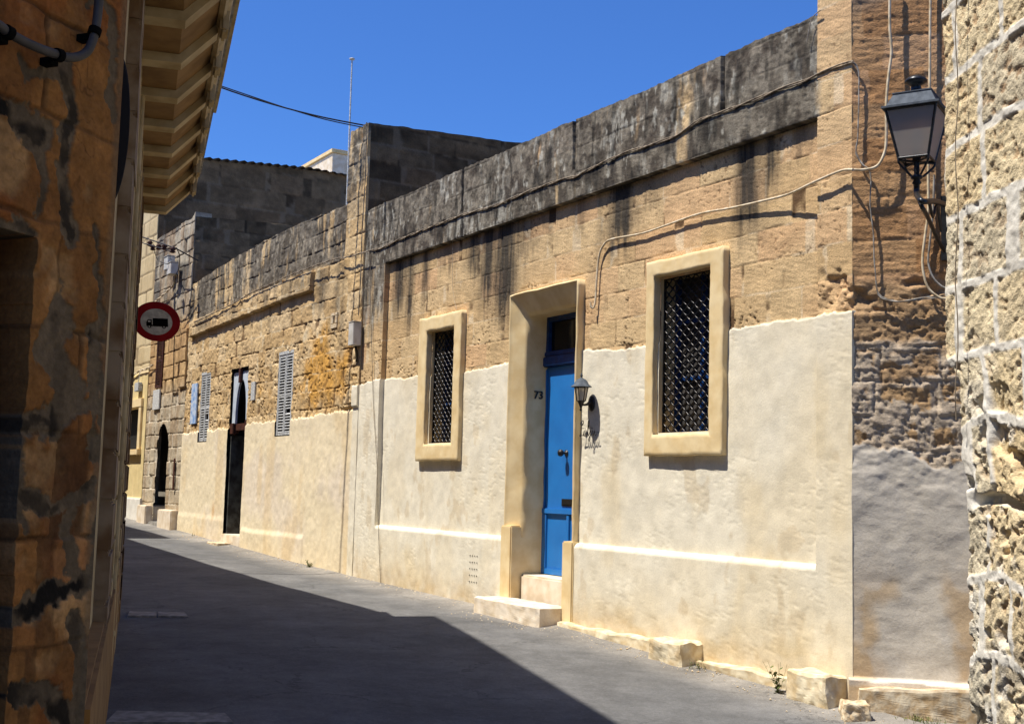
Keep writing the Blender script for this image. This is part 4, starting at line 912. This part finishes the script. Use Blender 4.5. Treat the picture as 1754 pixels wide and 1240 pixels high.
# ================================================================= LEFT BUILDING WITH DEEP CORNICE
XE = -13.1        # far end (local X is minus the distance)
lb_ = thing('cornice_house', LA, (-10, 0, -1.4), 'shaded cream building with a deep ribbed cornice on the left side of the street', 'house')
mb = MB(); mb.box(XE, -4.4, -6, -.03, -2.0, 2.86); mb.build('wall', M['cream'], lb_)
UZ = 5.8
mb = MB(); mb.box(XE+.05, -4.4, -6, -.06, 2.861, UZ, .02); mb.build('upper_storey', M['cream'], lb_)
def rusticated(mb, x0, x1, y, z0, z1, h=.265):
    z = z0
    while z < z1:
        mb.box(x0, x1, -.10, y+random.uniform(-.004, .004), z+.006, min(z+h-.006, z1), .012); z += h
    mb.box(x0+.01, x1-.01, -.10, y-.022, z0, z1)
for k, (a, b_, y) in enumerate([(-7.6, -6.9, .045), (-8.9, -8.5, .03), (-9.9, -9.55, .04), (-10.9, -10.55, .05), (-11.9, -11.5, .055), (XE-.01, XE+.45, .06)]):
    mb = MB(); rusticated(mb, a, b_, y, -1.45, 2.84); wavy(mb, .003); mb.build('pilaster', M['peel'] if k == 5 else M['cream'] if k % 2 else M['worn'], lb_)
for k, (a, y) in enumerate([(-9.2, .03)]):
    mb = MB(); mb.tube([(a, y, -1.3), (a, y, 2.8)], .025, 10, 1)
    dp = mb.build('drain_pipe', M['cream'], lb_)
    z = -1.1
    while z < 2.7: mb = MB(); mb.lathe([(.03, 0), (.034, .01), (.034, .03), (.03, .04)], (a, y, z), 12); mb.build('collar', M['cream'], dp); z += .55
mb = MB(); mb.box(XE-.02, -4.4, -.2, .05, -1.9, -.75, .02); wavy(mb, .008); mb.build('plinth', M['tan'], lb_)
mb = MB(); mb.box(-12.2, -11.95, -.12, .045, -.2, 1.9, .01); mb.build('window_shutter', M['brown'], lb_)
# cornice: soffit profile in (y, z), extruded along the street, ribs below
def extr(mb, prof, x0, x1):
    n_ = len(prof); mb.add([(x0, y, z) for y, z in prof]+[(x1, y, z) for y, z in prof], [tuple(range(n_)), tuple(range(2*n_-1, n_-1, -1))]+[(i, (i+1) % n_, n_+(i+1) % n_, n_+i) for i in range(n_)])
XC = -13.4
mb = MB(); extr(mb, [(-.028, 2.862), (.27, 2.862), (.50, 3.10), (.50, 3.24), (-.028, 3.24)], XC, -4.4)
cor = mb.build('cornice', M['tan'], lb_)
for k in range(11):
    mb = MB(); x_ = -13.2+.805*k; mb.box(x_, x_+.22, .518, .575, 2.99, 3.155, .018); mb.build('console', M['cream'], cor)
mb = MB()
k = 0
x = -13.33
while x < -4.6:
    wd = .15; mb2 = MB()
    pr = [(-.027, 2.80), (.285, 2.80), (.515, 3.045), (.515, 3.10), (.499, 3.101), (.268, 2.8605), (-.027, 2.8605)]
    extr(mb2, pr, x, x+wd); mb2.build('rib', M['cream'], cor); x += .805
mb = MB()
extr(mb, [(.501, 3.09), (.535, 3.075), (.555, 3.10), (.555, 3.14), (.585, 3.17), (.60, 3.24), (.60, 3.29), (.501, 3.29)], XC-.005, -4.4)
mb.build('cornice_moulding', M['cream'], cor)
mb = MB(); extr(mb, [(.30, 3.292), (.625, 3.292), (.625, 3.36), (.30, 3.40)], XC-.01, -4.4); wavy(mb, .004); mb.build('cornice_cap', M['slab'], cor)
mb = MB(); extr(mb, [(.20, 3.402), (.665, 3.402), (.68, 3.50), (.20, 3.52)], -11.45, -4.4); wavy(mb, .004); mb.build('cornice_upstand', M['cream'], cor)
# hidden neighbours beyond that shade the street
cB = LA.w((XE, -.05, 0)); sB, tB = tomain(cB)
nb = thing('shaded_row_house', MAIN, (sB+3, tB, g(12)), 'plain cream house beyond the cornice building on the shaded side of the street', 'house')
HB_ = 4.55
mb = MB(); mb.box(sB+.02, 17.2, tB, tB+6, -2, HB_); mb.build('wall', M['cream'], nb)
mb = MB(); mb.box(sB+.02, 17.2, tB-.06, tB+6, HB_+.003, HB_+.12, .02); mb.build('coping', M['frame'], nb)
for s_ in (11, 14): 
    mb = MB(); mb.box(s_, s_+1, tB-.05, tB-.003, -.9, 1.4, .01); mb.build('door', M['brown'], nb)
nb2 = thing('shaded_row_house', MAIN, (20, tB, g(20)), 'taller cream house farthest along the shaded side of the street', 'house')
mb = MB(); mb.box(17.21, 34, tB+.0, tB+6, -2, 6.35); mb.build('wall', M['cream'], nb2)
mb = MB(); mb.box(17.21, 34, tB-.06, tB+6, 6.353, 6.5, .02); mb.build('coping', M['frame'], nb2)
mb = MB(); mb.box(19, 20, tB-.05, tB-.003, -.8, 1.4, .01); mb.build('door', M['brown'], nb2)

# ================================================================= SIGNS
def disc_frame(c, nrm):
    n_ = Vector(nrm).normalized(); x = Vector((0, 0, 1)).cross(n_).normalized(); z = n_.cross(x)
    return Matrix(((x.x, n_.x*-1*-1, z.x, c[0]), (x.y, n_.y, z.y, c[1]), (x.z, n_.z, z.z, c[2]), (0, 0, 0, 1)))
def world_thing(name, Mx, label, cat):
    o = bpy.data.objects.new(name, None); COL.objects.link(o); o.matrix_world = Mx; o['label'] = label; o['category'] = cat; BASE[o.name] = np.zeros(3); return o
zS = 12.45; dS = ray(268, 551); cS = dS*(zS/dS[1])
# local axes: x right as seen from the front, y towards the viewer, z up
R_ = .232
n_s = Vector((.15, -.80, -.66))
y_ = n_s.normalized(); x_ = y_.cross(Vector((0, 0, 1))).normalized(); z_ = x_.cross(y_)
x_ = -x_ if x_.x < 0 else x_
Ms = Matrix(((x_.x, y_.x, z_.x, cS[0]), (x_.y, y_.y, z_.y, cS[1]), (x_.z, y_.z, z_.z, cS[2]), (0, 0, 0, 1)))
if Ms.to_3x3().determinant() < 0: Ms = Ms @ Matrix.Diagonal((-1, 1, 1, 1))
sgx = 1 if (Ms.to_3x3() @ Vector((1, 0, 0))).x > 0 else -1
sg = world_thing('traffic_sign', Ms, 'round red and white no lorries sign with a black truck on the left', 'traffic sign')
mb = MB(); mb.lathe([(R_, -.006), (R_+.004, -.004), (R_+.004, .003), (R_, .004)], (0, 0, 0), 48, 'y'); mb.build('disc', M['red'], sg)
mb = MB(); mb.lathe([(R_*.68, .0045), (R_*.68, .006)], (0, 0, 0), 48, 'y'); mb.build('white_field', M['white'], sg)
mb = MB(); T = lambda x: x*sgx
def bx(x0, x1, z0, z1, y1=.0085): a, b_ = sorted((T(x0), T(x1))); mb.box(a, b_, .0065, y1, z0, z1)
bx(-.035, .115, -.035, .045); bx(-.09, .115, -.052, -.0355)
mb.add([(T(x), .0066, z) for x, z in ((-.10, -.05), (-.045, -.05), (-.045, .028), (-.085, .028), (-.10, -.008))]+[(T(x), .0085, z) for x, z in ((-.10, -.05), (-.045, -.05), (-.045, .028), (-.085, .028), (-.10, -.008))],
       [tuple(range(5)), tuple(range(9, 4, -1))]+[(i, (i+1) % 5, 5+(i+1) % 5, 5+i) for i in range(5)])
for x in (-.07, .075): mb.lathe([(.019, .0067), (.019, .0088)], (T(x), 0, -.056), 20, 'y')
tk = mb.build('truck_emblem', M['black'], sg)
mb = MB()
for x in (-.07, .075): mb = MB(); mb.lathe([(.009, .0089), (.009, .0098)], (T(x), 0, -.056), 16, 'y'); mb.build('wheel_hub', M['white'], tk)
mb = MB()
bx(-.083, -.058, -.004, .017, .0095); mb.build('cab_window', M['white'], tk)
mb = MB(); inv = Ms.inverted(); wl = LA.w((-13.09, .02, cS[2]-.02)); p1 = inv @ Vector(wl); mb.tube([(0, -.02, 0), (0, -.05, 0), tuple(p1)], .012, 8, 1); mb.box(-.03, .03, -.03, -.007, -.15, .15); mb.build('bracket', M['iron'], sg)
zD = 4.8; dD = ray(188, 221); cD = dD*(zD/dD[1])
n_d = Vector((-.9957, .17, .06)).normalized()
viewd = Vector(cD).normalized(); 
# turn the disc until it is seen at a thin angle
side_v = viewd.cross(Vector((0, 0, 1))).normalized(); n_d = (side_v*-1*math.cos(math.radians(13))*1 + viewd*math.sin(math.radians(13))).normalized()
y_ = n_d; x_ = y_.cross(Vector((0, 0, 1))).normalized(); z_ = x_.cross(y_)
Md = Matrix(((x_.x, y_.x, z_.x, cD[0]), (x_.y, y_.y, z_.y, cD[1]), (x_.z, y_.z, z_.z, cD[2]), (0, 0, 0, 1)))
bs = world_thing('round_sign', Md, 'black back of a round sign seen nearly edge on beside the orange wall', 'traffic sign')
mb = MB(); mb.lathe([(.29, .012), (.318, .008), (.322, 0), (.318, -.008), (.29, -.012)], (0, 0, 0), 48, 'y'); mb.build('disc', M['black'], bs)
mb = MB(); inv = Md.inverted(); mb.tube([(0, .02 if (inv @ Vector(LA.w((-4.7, 0, cD[2])))).y > 0 else -.02, 0), tuple(inv @ Vector(LA.w((-4.75, -.12, cD[2]))))], .015, 8, 1); mb.build('bracket', M['iron'], bs)

# ================================================================= LAMPS
def lantern(fr_pt, sc, rot):
    """big four sided street lantern; origin under the glass body"""
    o = bpy.data.objects.new('street_lamp', None); COL.objects.link(o)
    o.matrix_world = Matrix.Translation(fr_pt) @ Matrix.Rotation(rot, 4, 'Z'); o['category'] = 'street lamp'; BASE[o.name] = np.zeros(3); return o
LZ = 8.8; dL = ray(1570, 255); cL = dL*(LZ/dL[1])
pxm = FPX/LZ     # px per metre there
lamp = lantern(cL, 1, math.radians(0)-math.atan2(cL[0], cL[1])-math.radians(13)); lamp['label'] = 'large black four-sided lantern on a wall bracket beside the rough stone wall'
zt, zb_ = (255-188)/pxm, (255-275)/pxm       # glass top and bottom
wt, wb = .178, .105
def fr4(w_, z): return [(-w_, -w_, z), (w_, -w_, z), (w_, w_, z), (-w_, w_, z)]
zt = .27; zb_ = -.085
body = MB()
T4, B4 = fr4(wt, zt), fr4(wb, zb_)
for k in range(4): body.tube([T4[k], B4[k]], .011, 4, 1)
for W4, r in ((T4, .011), (B4, .012)):
    for k in range(4): body.tube([W4[k], W4[(k+1) % 4]], r, 4, 1)
cg = body.build('cage', M['lampblack'], lamp)
gl = MB()
for k in range(4):
    a, b_, c_, d_ = np.array(B4[k]), np.array(B4[(k+1) % 4]), np.array(T4[(k+1) % 4]), np.array(T4[k]); nn_ = np.cross(b_-a, d_-a); nn_ /= np.linalg.norm(nn_)
    m4 = [a, b_, c_, d_]; ce = sum(m4)/4; m4 = [p_+(ce-p_)*.03 for p_ in m4]
    gl.add([p_-nn_*.002 for p_ in m4]+[p_+nn_*.002 for p_ in m4], [(0, 1, 2, 3), (7, 6, 5, 4), (0, 4, 5, 1), (1, 5, 6, 2), (2, 6, 7, 3), (3, 7, 4, 0)])
gl.build('glass', M['lampglass'], lamp)
rf = MB()
q2 = math.sqrt(2)
rf.lathe([(.205*q2, .275), (.205*q2, .290), (.175*q2, .300), (.135*q2, .385), (.14*q2, .392), (.14*q2, .400), (.06*q2, .415)], (0, 0, 0), 4, rot=math.pi/4)
roof = rf.build('lamp_roof', M['lamptop'], lamp)
fn = MB(); fn.lathe([(.065, .405), (.055, .425), (.040, .44), (.036, .475), (.052, .485), (.080, .50), (.082, .512), (.062, .535), (.03, .55), (.012, .555)], (0, 0, 0), 24); fn.build('finial', M['lampblack'], roof)
bt = MB()
bt.lathe([(.012, -.28), (.035, -.26), (.022, -.235), (.04, -.225), (.045, -.21), (.02, -.195), (.02, -.095)], (0, 0, 0), 18)
for k in range(4): bt.tube([B4[k], tuple(np.array(B4[k])*.95+np.array([0, 0, -.045])), (B4[k][0]*.35, B4[k][1]*.35, -.205)], .009, 6, 4)
bt.tube([(-.105, -.105, -.10), (.105, .105, -.10)], .008, 6, 1); bt.tube([(-.105, .105, -.10), (.105, -.105, -.10)], .008, 6, 1)
bt.build('cradle', M['lampblack'], lamp)
bb = MB(); bb.lathe([(.03, -.09), (.032, -.02), (.045, -.015)], (0, 0, 0), 16); bb.build('bulb_holder', M['iron'], lamp)
bb = MB(); bb.lathe([(.02, -.012), (.048, .03), (.05, .09), (.035, .13), (.01, .145)], (0, 0, 0), 18); bb.build('bulb', M['bulb'], lamp)
br = MB(); inv = lamp.matrix_world.inverted()
wp = lambda px, py, z: tuple(inv @ Vector(ray(px, py)*(z/ray(px, py)[1])))
br.tube([(0, 0, -.25), (0, 0, -.34), wp(1580, 345, 8.5), wp(1600, 345, 8.8), wp(1622, 352, 9.22)], .022, 8, 4)
br.tube([(0, 0, -.33), wp(1578, 352, 8.52), wp(1588, 370, 8.7), wp(1606, 410, 9.05), wp(1618, 430, 9.2)], .016, 8, 4)
br.tube([wp(1592, 348, 8.65), wp(1598, 372, 8.8), wp(1604, 352, 8.9), wp(1612, 395, 9.05)], .012, 6, 3)
c0 = wp(1620, 385, 9.25); br.box(c0[0]-.03, c0[0]+.03, c0[1]-.03, c0[1]+.03, c0[2]-.28, c0[2]+.22)
br.build('wall_bracket', M['lampblack'], lamp)

def small_lamp():
    W0 = on(MAIN, 1014, 691, -.055); s, z = W0[0], W0[2]
    t = thing('wall_lantern', MAIN, (s, -.055, z), 'small black coach lantern on the wall right of the blue door', 'wall lamp')
    a = .135-.055      # axis offset
    mb = MB(); mb.lathe([(.055, 0), (.055, .012), (.04, .018), (.03, .028)], (s, -.055, z), 20, 'y'); mb.v = [(x, y, z+(q-z)*1.45) for x, y, q in mb.v]; mb.build('wall_plate', M['iron'], t)
    mb = MB(); mb.tube([(s, -.035, z+.01), (s, -.0, z-.01), (s, a-.04, z-.02), (s, a, z-.015)], [.024, .014, .011, .012], 10, 4); mb.build('arm', M['iron'], t)
    c_ = (s, a, z)
    mb = MB(); mb.lathe([(.006, -.085), (.014, -.075), (.008, -.055), (.018, -.03), (.03, .0), (.045, .02)], c_, 18); mb.build('base_cup', M['iron'], t)
    mb = MB(); mb.lathe([(.043, .02), (.066, .155)], c_, 6); mb.build('glass', M['lampglass'], t)
    mb = MB()
    for k in range(6):
        q = math.pi*k/3; mb.tube([(s+.045*math.cos(q), a+.045*math.sin(q), z+.018), (s+.069*math.cos(q), a+.069*math.sin(q), z+.158)], .005, 5, 1)
    mb.lathe([(.07, .150), (.072, .158), (.07, .162)], c_, 6); mb.build('cage', M['iron'], t)
    mb = MB(); mb.lathe([(.108, .160), (.104, .168), (.078, .185), (.064, .215), (.046, .235), (.020, .248), (.010, .256), (.010, .268), (.016, .275), (.008, .288), (.011, .298), (.004, .303)], c_, 24); mb.build('lamp_cap', M['lamptop'], t)
    mb = MB(); mb.lathe([(.012, .02), (.014, .06), (.02, .075), (.018, .11), (.008, .13)], c_, 12); mb.build('bulb', M['bulb'], t)
small_lamp()
# wrought name sign in script: reads Lulju
def script():
    W0 = on(MAIN, 994, 739, -.01); s, z = W0[0], W0[2]; W1 = on(MAIN, 1022, 739, -.01); L_ = (s-W1[0])
    strokes = {
        'L': [[(.14, .78), (.05, .9), (.02, .75), (.12, .68), (.2, .85), (.17, 1.0), (.1, .9), (.08, .4), (.04, .1), (-.02, .02), (.02, -.03), (.12, .03), (.2, 0)]],
        'u': [[(.2, 0), (.26, .35), (.25, .05), (.31, .0), (.37, .35), (.37, .05), (.42, .0)]],
        'l': [[(.42, .0), (.52, .6), (.54, .95), (.49, .92), (.47, .3), (.50, .0), (.56, .08)]],
        'j': [[(.56, .08), (.64, .38), (.62, -.1), (.58, -.38), (.53, -.28), (.60, -.05), (.72, .06)], [(.645, .55), (.655, .60)]],
        'u2': [[(.72, .06), (.76, .36), (.75, .05), (.81, .0), (.88, .36), (.88, .06), (.95, .0), (1.0, .08)]]}
    mb = MB(); Hh = .155
    for k in strokes.values():
        for st in k: mb.tube([(s-x*L_, -.008, z-.045+q*Hh) for x, q in st], .0042, 6, 4)
    for x, q in ((.08, .5), (.5, .5), (.88, .2)): mb.tube([(s-x*L_, -.008, z-.045+q*Hh), (s-x*L_, -.065, z-.045+q*Hh)], .003, 6, 1)
    mb.top('name_sign', M['iron'], MAIN, (s-L_/2, -.03, z), 'small wrought script name sign on the wall under the coach lantern', 'sign')
script()

# ================================================================= CABLES AND BOXES
def px_cable(name, mat, pts, r, label, off=.02, cat='cable', fr=MAIN, group=None, jig=0, n=6):
    P = [on(fr, x, y, (o_[0] if o_ else off)) for x, y, *o_ in pts]
    Q = []
    for i, p in enumerate(P):
        Q.append((p[0], p[1], p[2]+(random.uniform(-jig, jig))))
    mb = MB()
    if isinstance(r, tuple):   # twisted bundle
        D = []
        for i in range(len(Q)-1):
            a, b_ = np.array(Q[i]), np.array(Q[i+1]); m_ = max(1, int(np.linalg.norm(b_-a)/.12))
            D += [a+(b_-a)*k/m_ for k in range(m_)]
        D.append(np.array(Q[-1]))
        for h in range(2):
            mb.tube([d_+np.array([0, .5*r[1]*math.cos(i*1.1+h*math.pi), r[1]*math.sin(i*1.1+h*math.pi)]) for i, d_ in enumerate(D)], r[0], 6, 2)
    else: mb.tube(Q, r, n, 4)
    b0 = P[len(P)//2]
    return mb.top(name, M[mat], fr, b0, label, cat, group)
G = 'cables clipped along the wall tops'
px_cable('cable', 'cable', [(632, 430), (655, 425), (680, 412), (730, 392), (793, 368), (850, 352), (905, 328), (960, 308), (985, 303), (1030, 280), (1070, 262), (1120, 247), (1160, 232), (1200, 205), (1238, 192), (1290, 172), (1330, 155), (1380, 138), (1404, 126), (1440, 112), (1461, 106)], (.0065, .009), 'twisted weathered cable along the parapet of the blue door house', .010, group=G)
px_cable('cable', 'cable', [(333, 552), (400, 520), (434, 500), (500, 470), (540, 455), (575, 443), (600, 440), (618, 434), (632, 430)], (.0065, .008), 'twisted cable running below the parapet of the older shuttered house', .10, group=G)
px_cable('cable', 'pipe', [(1461, 291, .07), (1440, 293, .06), (1395, 312, .06), (1350, 333, .0), (1300, 346, -.02), (1250, 357, -.03), (1200, 366, -.03), (1150, 383, -.035), (1100, 400, -.035), (1048, 410, -.035), (1034, 420, -.035), (1026, 440, -.035), (1022, 480, -.035), (1020, 515, -.035), (1016, 528, -.02), (1012, 524, .0), (1012, 518, .0)], .011, 'cream cable crossing above the right window and hooking down beside the door', 0, n=8)
px_cable('cable', 'cable', [(628, 210), (626, 300), (620, 400), (618, 470), (614, 540)], (.006, .008), 'dark cable dropping down the tower to the grey meter box', .055)
px_cable('cable', 'cable', [(636, 430), (634, 480), (637, 600), (640, 700), (646, 800), (648, 900), (652, 1000)], .0045, 'thin dark cable dropping down the left pilaster to the road', .03)
px_cable('cable', 'greycable', [(778, 368), (776, 400), (775, 440), (776, 500), (782, 530)], .0022, 'hair thin wire hanging above the left grilled window', -.04)
gq = 'cables on the corner face'
px_cable('cable', 'greycable', [(1461, 108, .03), (1466, 112, .03), (1471, 125, .03), (1471, 180, .03), (1469, 240, .03), (1466, 262, .03), (1478, 283, .03), (1488, 290, .03), (1492, 310, .03), (1490, 350, .03), (1496, 400, .03), (1497, 440, .03), (1502, 495, .03), (1510, 510, .035), (1540, 517, .04), (1575, 512, .04), (1612, 508, .04)], (.0055, .007), 'grey double cable falling down the corner face and sweeping right at its foot', fr=CH)
px_cable('cable', 'pipe', [(1524, -60), (1524, 0), (1524, 50), (1527, 90), (1522, 130), (1518, 180), (1518, 240), (1514, 265), (1502, 285), (1480, 291), (1461, 291)], .011, 'cream cable descending the corner face and bending left toward the windows', .07, fr=CH, n=8)
px_cable('cable', 'pipe', [(1594, -60), (1593, 60), (1592, 180), (1590, 300), (1590, 360), (1585, 400), (1580, 450), (1588, 490), (1606, 508), (1620, 512)], .010, 'cream pipe running straight down behind the lantern', .04, fr=CH, n=8)
px_cable('cable', 'greycable', [(1600, 300), (1598, 360), (1592, 420), (1590, 450), (1598, 475), (1612, 490), (1622, 494)], .008, 'grey cable loop behind the lantern bracket by the rough wall', .05, fr=CH, n=8)
px_cable('cable', 'greycable', [(1406, 18), (1392, 30), (1386, 50), (1382, 72)], .004, 'thin pale wire hanging over the parapet end beside the corner pier', .03)
for i, (a, b_) in enumerate([((1520, 0), (1540, 30))]): pass
# meter box
B0 = on(MAIN, 612, 570, 0.06); s_, z_ = B0[0], B0[2]
mbx = thing('meter_box', MAIN, (s_, .04, z_), 'pale grey meter box at the foot of the tower cable', 'meter box')
mb = MB(); mb.box(s_-.09, s_+.09, .035, .16, z_-.19, z_+.14, .008); mb.build('casing', M['boxgrey'], mbx)
mb = MB(); mb.box(s_-.095, s_+.095, .035, .165, z_+.142, z_+.155, .003); mb.build('lid', M['boxgrey'], mbx)
mb = MB()
for k in range(4): mb.tube([(s_-.03+.02*k, .08, z_-.19), (s_-.04+.025*k, .06, z_-.30), (s_-.02+.015*k, .05, z_-.42-.05*(k % 2))], .005, 6, 3)
mb.build('wires', M['iron'], mbx)
# insulator bracket and boxes on the far house
I0 = on(MAIN, 300, 432, .1); 
ib = thing('insulator_bracket', MAIN, (I0[0], .1, I0[2]), 'rack of black insulators with wires on the tall grey-tan house', 'insulator rack')
mb = MB(); q0, q1 = on(MAIN, 300, 425, .5), on(MAIN, 240, 405, .9); r0, r1 = on(MAIN, 298, 432, .45), on(MAIN, 236, 414, .85)
mb.tube([q0, q1], .014, 6, 1); mb.tube([r0, r1], .012, 6, 1); mb.tube([q0, (q0[0], .02, q0[2]-.2)], .014, 6, 1)
mb.build('bar', M['iron'], ib)
for (x, y) in ((296, 426), (282, 421), (272, 421), (262, 422), (257, 415)):
    c_ = on(MAIN, x, y, .55); mb = MB(); mb.lathe([(.03, -.09), (.065, -.07), (.035, -.04), (.065, -.02), (.03, .03)], c_, 10); mb.build('insulator', M['brown'], ib)
px_cable('cable', 'iron', [(302, 424, .4), (308, 440, .3), (306, 460, .2), (300, 480, .1), (300, 540, .06), (298, 600, .06), (296, 690, .06)], .009, 'dark wire dropping from the insulator rack past the pointed doorway', .1)
px_cable('cable', 'pipe', [(302, 470, .1), (296, 490, .08), (282, 503, .08), (262, 520, .08)], (.012, .016), 'pale cable bundle curving down left from the far junction boxes', .1)
px_cable('cable', 'iron', [(264, 428, .5), (270, 445, .4), (285, 452, .3), (296, 450, .2)], .007, 'looping dark wire under the far insulator rack', .1)
for k, (x, y, w_, h_, lab) in enumerate([(292, 452, .16, .28, 'upper grey junction box on the far tall house'), (302, 462, .16, .24, 'lower cream junction box on the far tall house')]):
    c_ = on(MAIN, x, y, .1); mb = MB(); mb.box(c_[0]-w_, c_[0]+w_, .05+.05*k, .2+.06*k, c_[2]-h_/2, c_[2]+h_/2, .01)
    mb.box(c_[0]-w_-.01, c_[0]+w_+.01, .045+.05*k, .21+.06*k, c_[2]+h_/2+.002, c_[2]+h_/2+.02, .004); mb.top('junction_box', M['greypaint'] if k == 0 else M['boxgrey'], MAIN, (c_[0], .05, c_[2]), lab, 'junction box')
px_cable('cable', 'pipe', [(262, 625), (250, 632), (240, 634), (232, 640), (225, 645)], (.012, .016), 'cable bundle along the yellow wall above its window', .06)
c_ = on(MAIN, 238, 663, .06); mb = MB(); mb.box(c_[0]-.18, c_[0]+.18, .03, .12, c_[2]-.10, c_[2]+.10, .01); mb.tube([(c_[0], .08, c_[2]+.10), (c_[0]-.1, .08, c_[2]+.35)], .008, 6, 1); mb.top('junction_box', M['greypaint'], MAIN, (c_[0], .03, c_[2]), 'small grey junction box on the yellow wall', 'junction box')
# overhead cable across the street
b_ = MAIN.w((9.5, .02, 5.25)); best = None; dr_ = ray(378, 150); dr_ /= np.linalg.norm(dr_)
for zz in np.arange(4.7, 9, .05):      # far end on the shaded house, high enough for the wire to pass over the cornice edge
    a = MAIN.w((10.9, tB+.3, zz))
    for t in np.linspace(0, 1, 60):
        p = a*(1-t)+b_*t-np.array([0, 0, .5*t*(1-t)*2]); q = p/np.linalg.norm(p); e = np.linalg.norm(q-dr_)
        if best is None or e < best[0]: best = (e, zz)
a = MAIN.w((10.9, tB+.3, best[1])); print('cable end', best); pts = []
mb = MB(); mb.tube([tuple(MAIN.w((10.9, tB+.3, 4.5))), tuple(MAIN.w((10.9, tB+.3, best[1]+.15)))], .03, 8, 1); mb.v = mb.v
link('cable_post', mb.mesh('cable_post', BASE[nb.name]), M['iron'], nb).matrix_parent_inverse = nb.matrix_world.inverted() @ Matrix.Translation(Vector(BASE[nb.name]))
for k in range(9):
    t = k/8; p = a*(1-t)+b_*t; pts.append((p[0], p[1], p[2]-.5*t*(1-t)*2))
mb = MB(); mb.tube(pts, .011, 6, 3); mb.tube([(p[0], p[1]+.02, p[2]-.03*math.sin(i)) for i, p in enumerate(pts)], .008, 6, 3)
mb.top('overhead_cable', M['iron'], WORLD, tuple(a), 'slack black cable crossing the sky from the cornice to the tower', 'cable')

# ================================================================= ROAD DETAILS, WEEDS
mb = MB()
for k in range(900):
    s_ = random.uniform(-.6, 17); t_ = .02+abs(random.gauss(0, .16))+(.3 if 3.9 < s_ < 5.4 else .1 if s_ < 4 else 0); r = random.choice((.004, .005, .006, .009, .014 if random.random() < .2 else .005)); z_ = g(s_)+.035*math.exp(-(t_/.25)**2)+r*.3
    vs = [(s_+r*random.uniform(.6, 1.4)*a, t_+r*random.uniform(.6, 1.4)*b_, z_+r*random.uniform(.5, 1)*c_) for a, b_, c_ in ((1, 0, 0), (0, 1, 0), (-1, 0, 0), (0, -1, 0), (0, 0, 1), (0, 0, -1))]
    mb.add(vs, [(0, 1, 4), (1, 2, 4), (2, 3, 4), (3, 0, 4), (1, 0, 5), (2, 1, 5), (3, 2, 5), (0, 3, 5)])
mb.top('grit', M['rubble'], MAIN, (8, .1, g(8)), 'scattered stone grit and crumbs along the wall foot', 'grit', kind='stuff')
def slab(px, label):
    W_ = []
    for x, y in px:
        d = ray(x, y); z = -1.4
        for _ in range(4): P = d*(z/d[2]); z = float(gz(mains(P[0], P[1])))
        W_.append((P[0], P[1], z))
    mb = MB(); mb.add([(x, y, z-.03) for x, y, z in W_]+[(x, y, z+.012) for x, y, z in W_], [(3, 2, 1, 0), (4, 5, 6, 7)]+[(i, (i+1) % 4, 4+(i+1) % 4, 4+i) for i in range(4)])
    c_ = np.mean(np.array(W_), 0); mb.top('cover_slab', M['slab'], WORLD, tuple(c_), label, 'road cover', 'covers set in the road')
slab([(218, 1056), (268, 1056), (268, 1049), (222, 1048)], 'left one of two pale cover slabs in the shaded road')
slab([(271, 1056), (322, 1057), (316, 1050), (271, 1049)], 'right one of two pale cover slabs in the shaded road')
slab([(180, 1240), (400, 1240), (385, 1224), (200, 1220)], 'large pale slab at the bottom edge of the shaded road')
def weed(fr, pt, n_, h, label, sp=.05):
    mb = MB()
    for k in range(n_):
        a = random.uniform(0, 6.28); r = random.uniform(0, sp); x0, y0 = pt[0]+r*math.cos(a), pt[1]+abs(r*math.sin(a)); hh = h*random.uniform(.4, 1); dx, dy = random.uniform(-.4, .4)*hh, random.uniform(-.1, .5)*hh
        for j in range(5):
            t = j/5; c_ = np.array((x0+dx*t, y0+dy*t, pt[2]+hh*t)); d_ = np.array((random.uniform(-1, 1), random.uniform(-1, 1), random.uniform(.1, 1)))*h*.16; e_ = np.cross(d_, (random.random(), random.random(), 1))*.35
            mb.add([c_, c_+d_*.5+e_, c_+d_, c_+d_*.5-e_], [(0, 1, 2, 3)])
        mb.tube([(x0, y0, pt[2]), (x0+dx, y0+dy, pt[2]+hh)], .0012, 3, 1)
    mb.top('weed', M['leaf'], fr, pt, label, 'weed', 'weeds at the wall foot')
weed(MAIN, (10.7, .06, g(10.7)+.01), 22, .14, 'weed at the wall foot of the older house', .10)
weed(MAIN, (.62, .16, g(.62)+.01), 12, .26, 'taller dry weed just left of the corner block')
weed(MAIN, (1.62, .14, g(1.62)+.01), 14, .09, 'low weed just right of the small chipped block', .09)
weed(CH, (-.42, .25, -1.60), 60, .07, 'grass tuft under the grey corner face', .22)
weed(MAIN, (16.6, .08, g(16.6)+.01), 10, .08, 'tiny weed at the wall foot left of the tall doorway', .06)
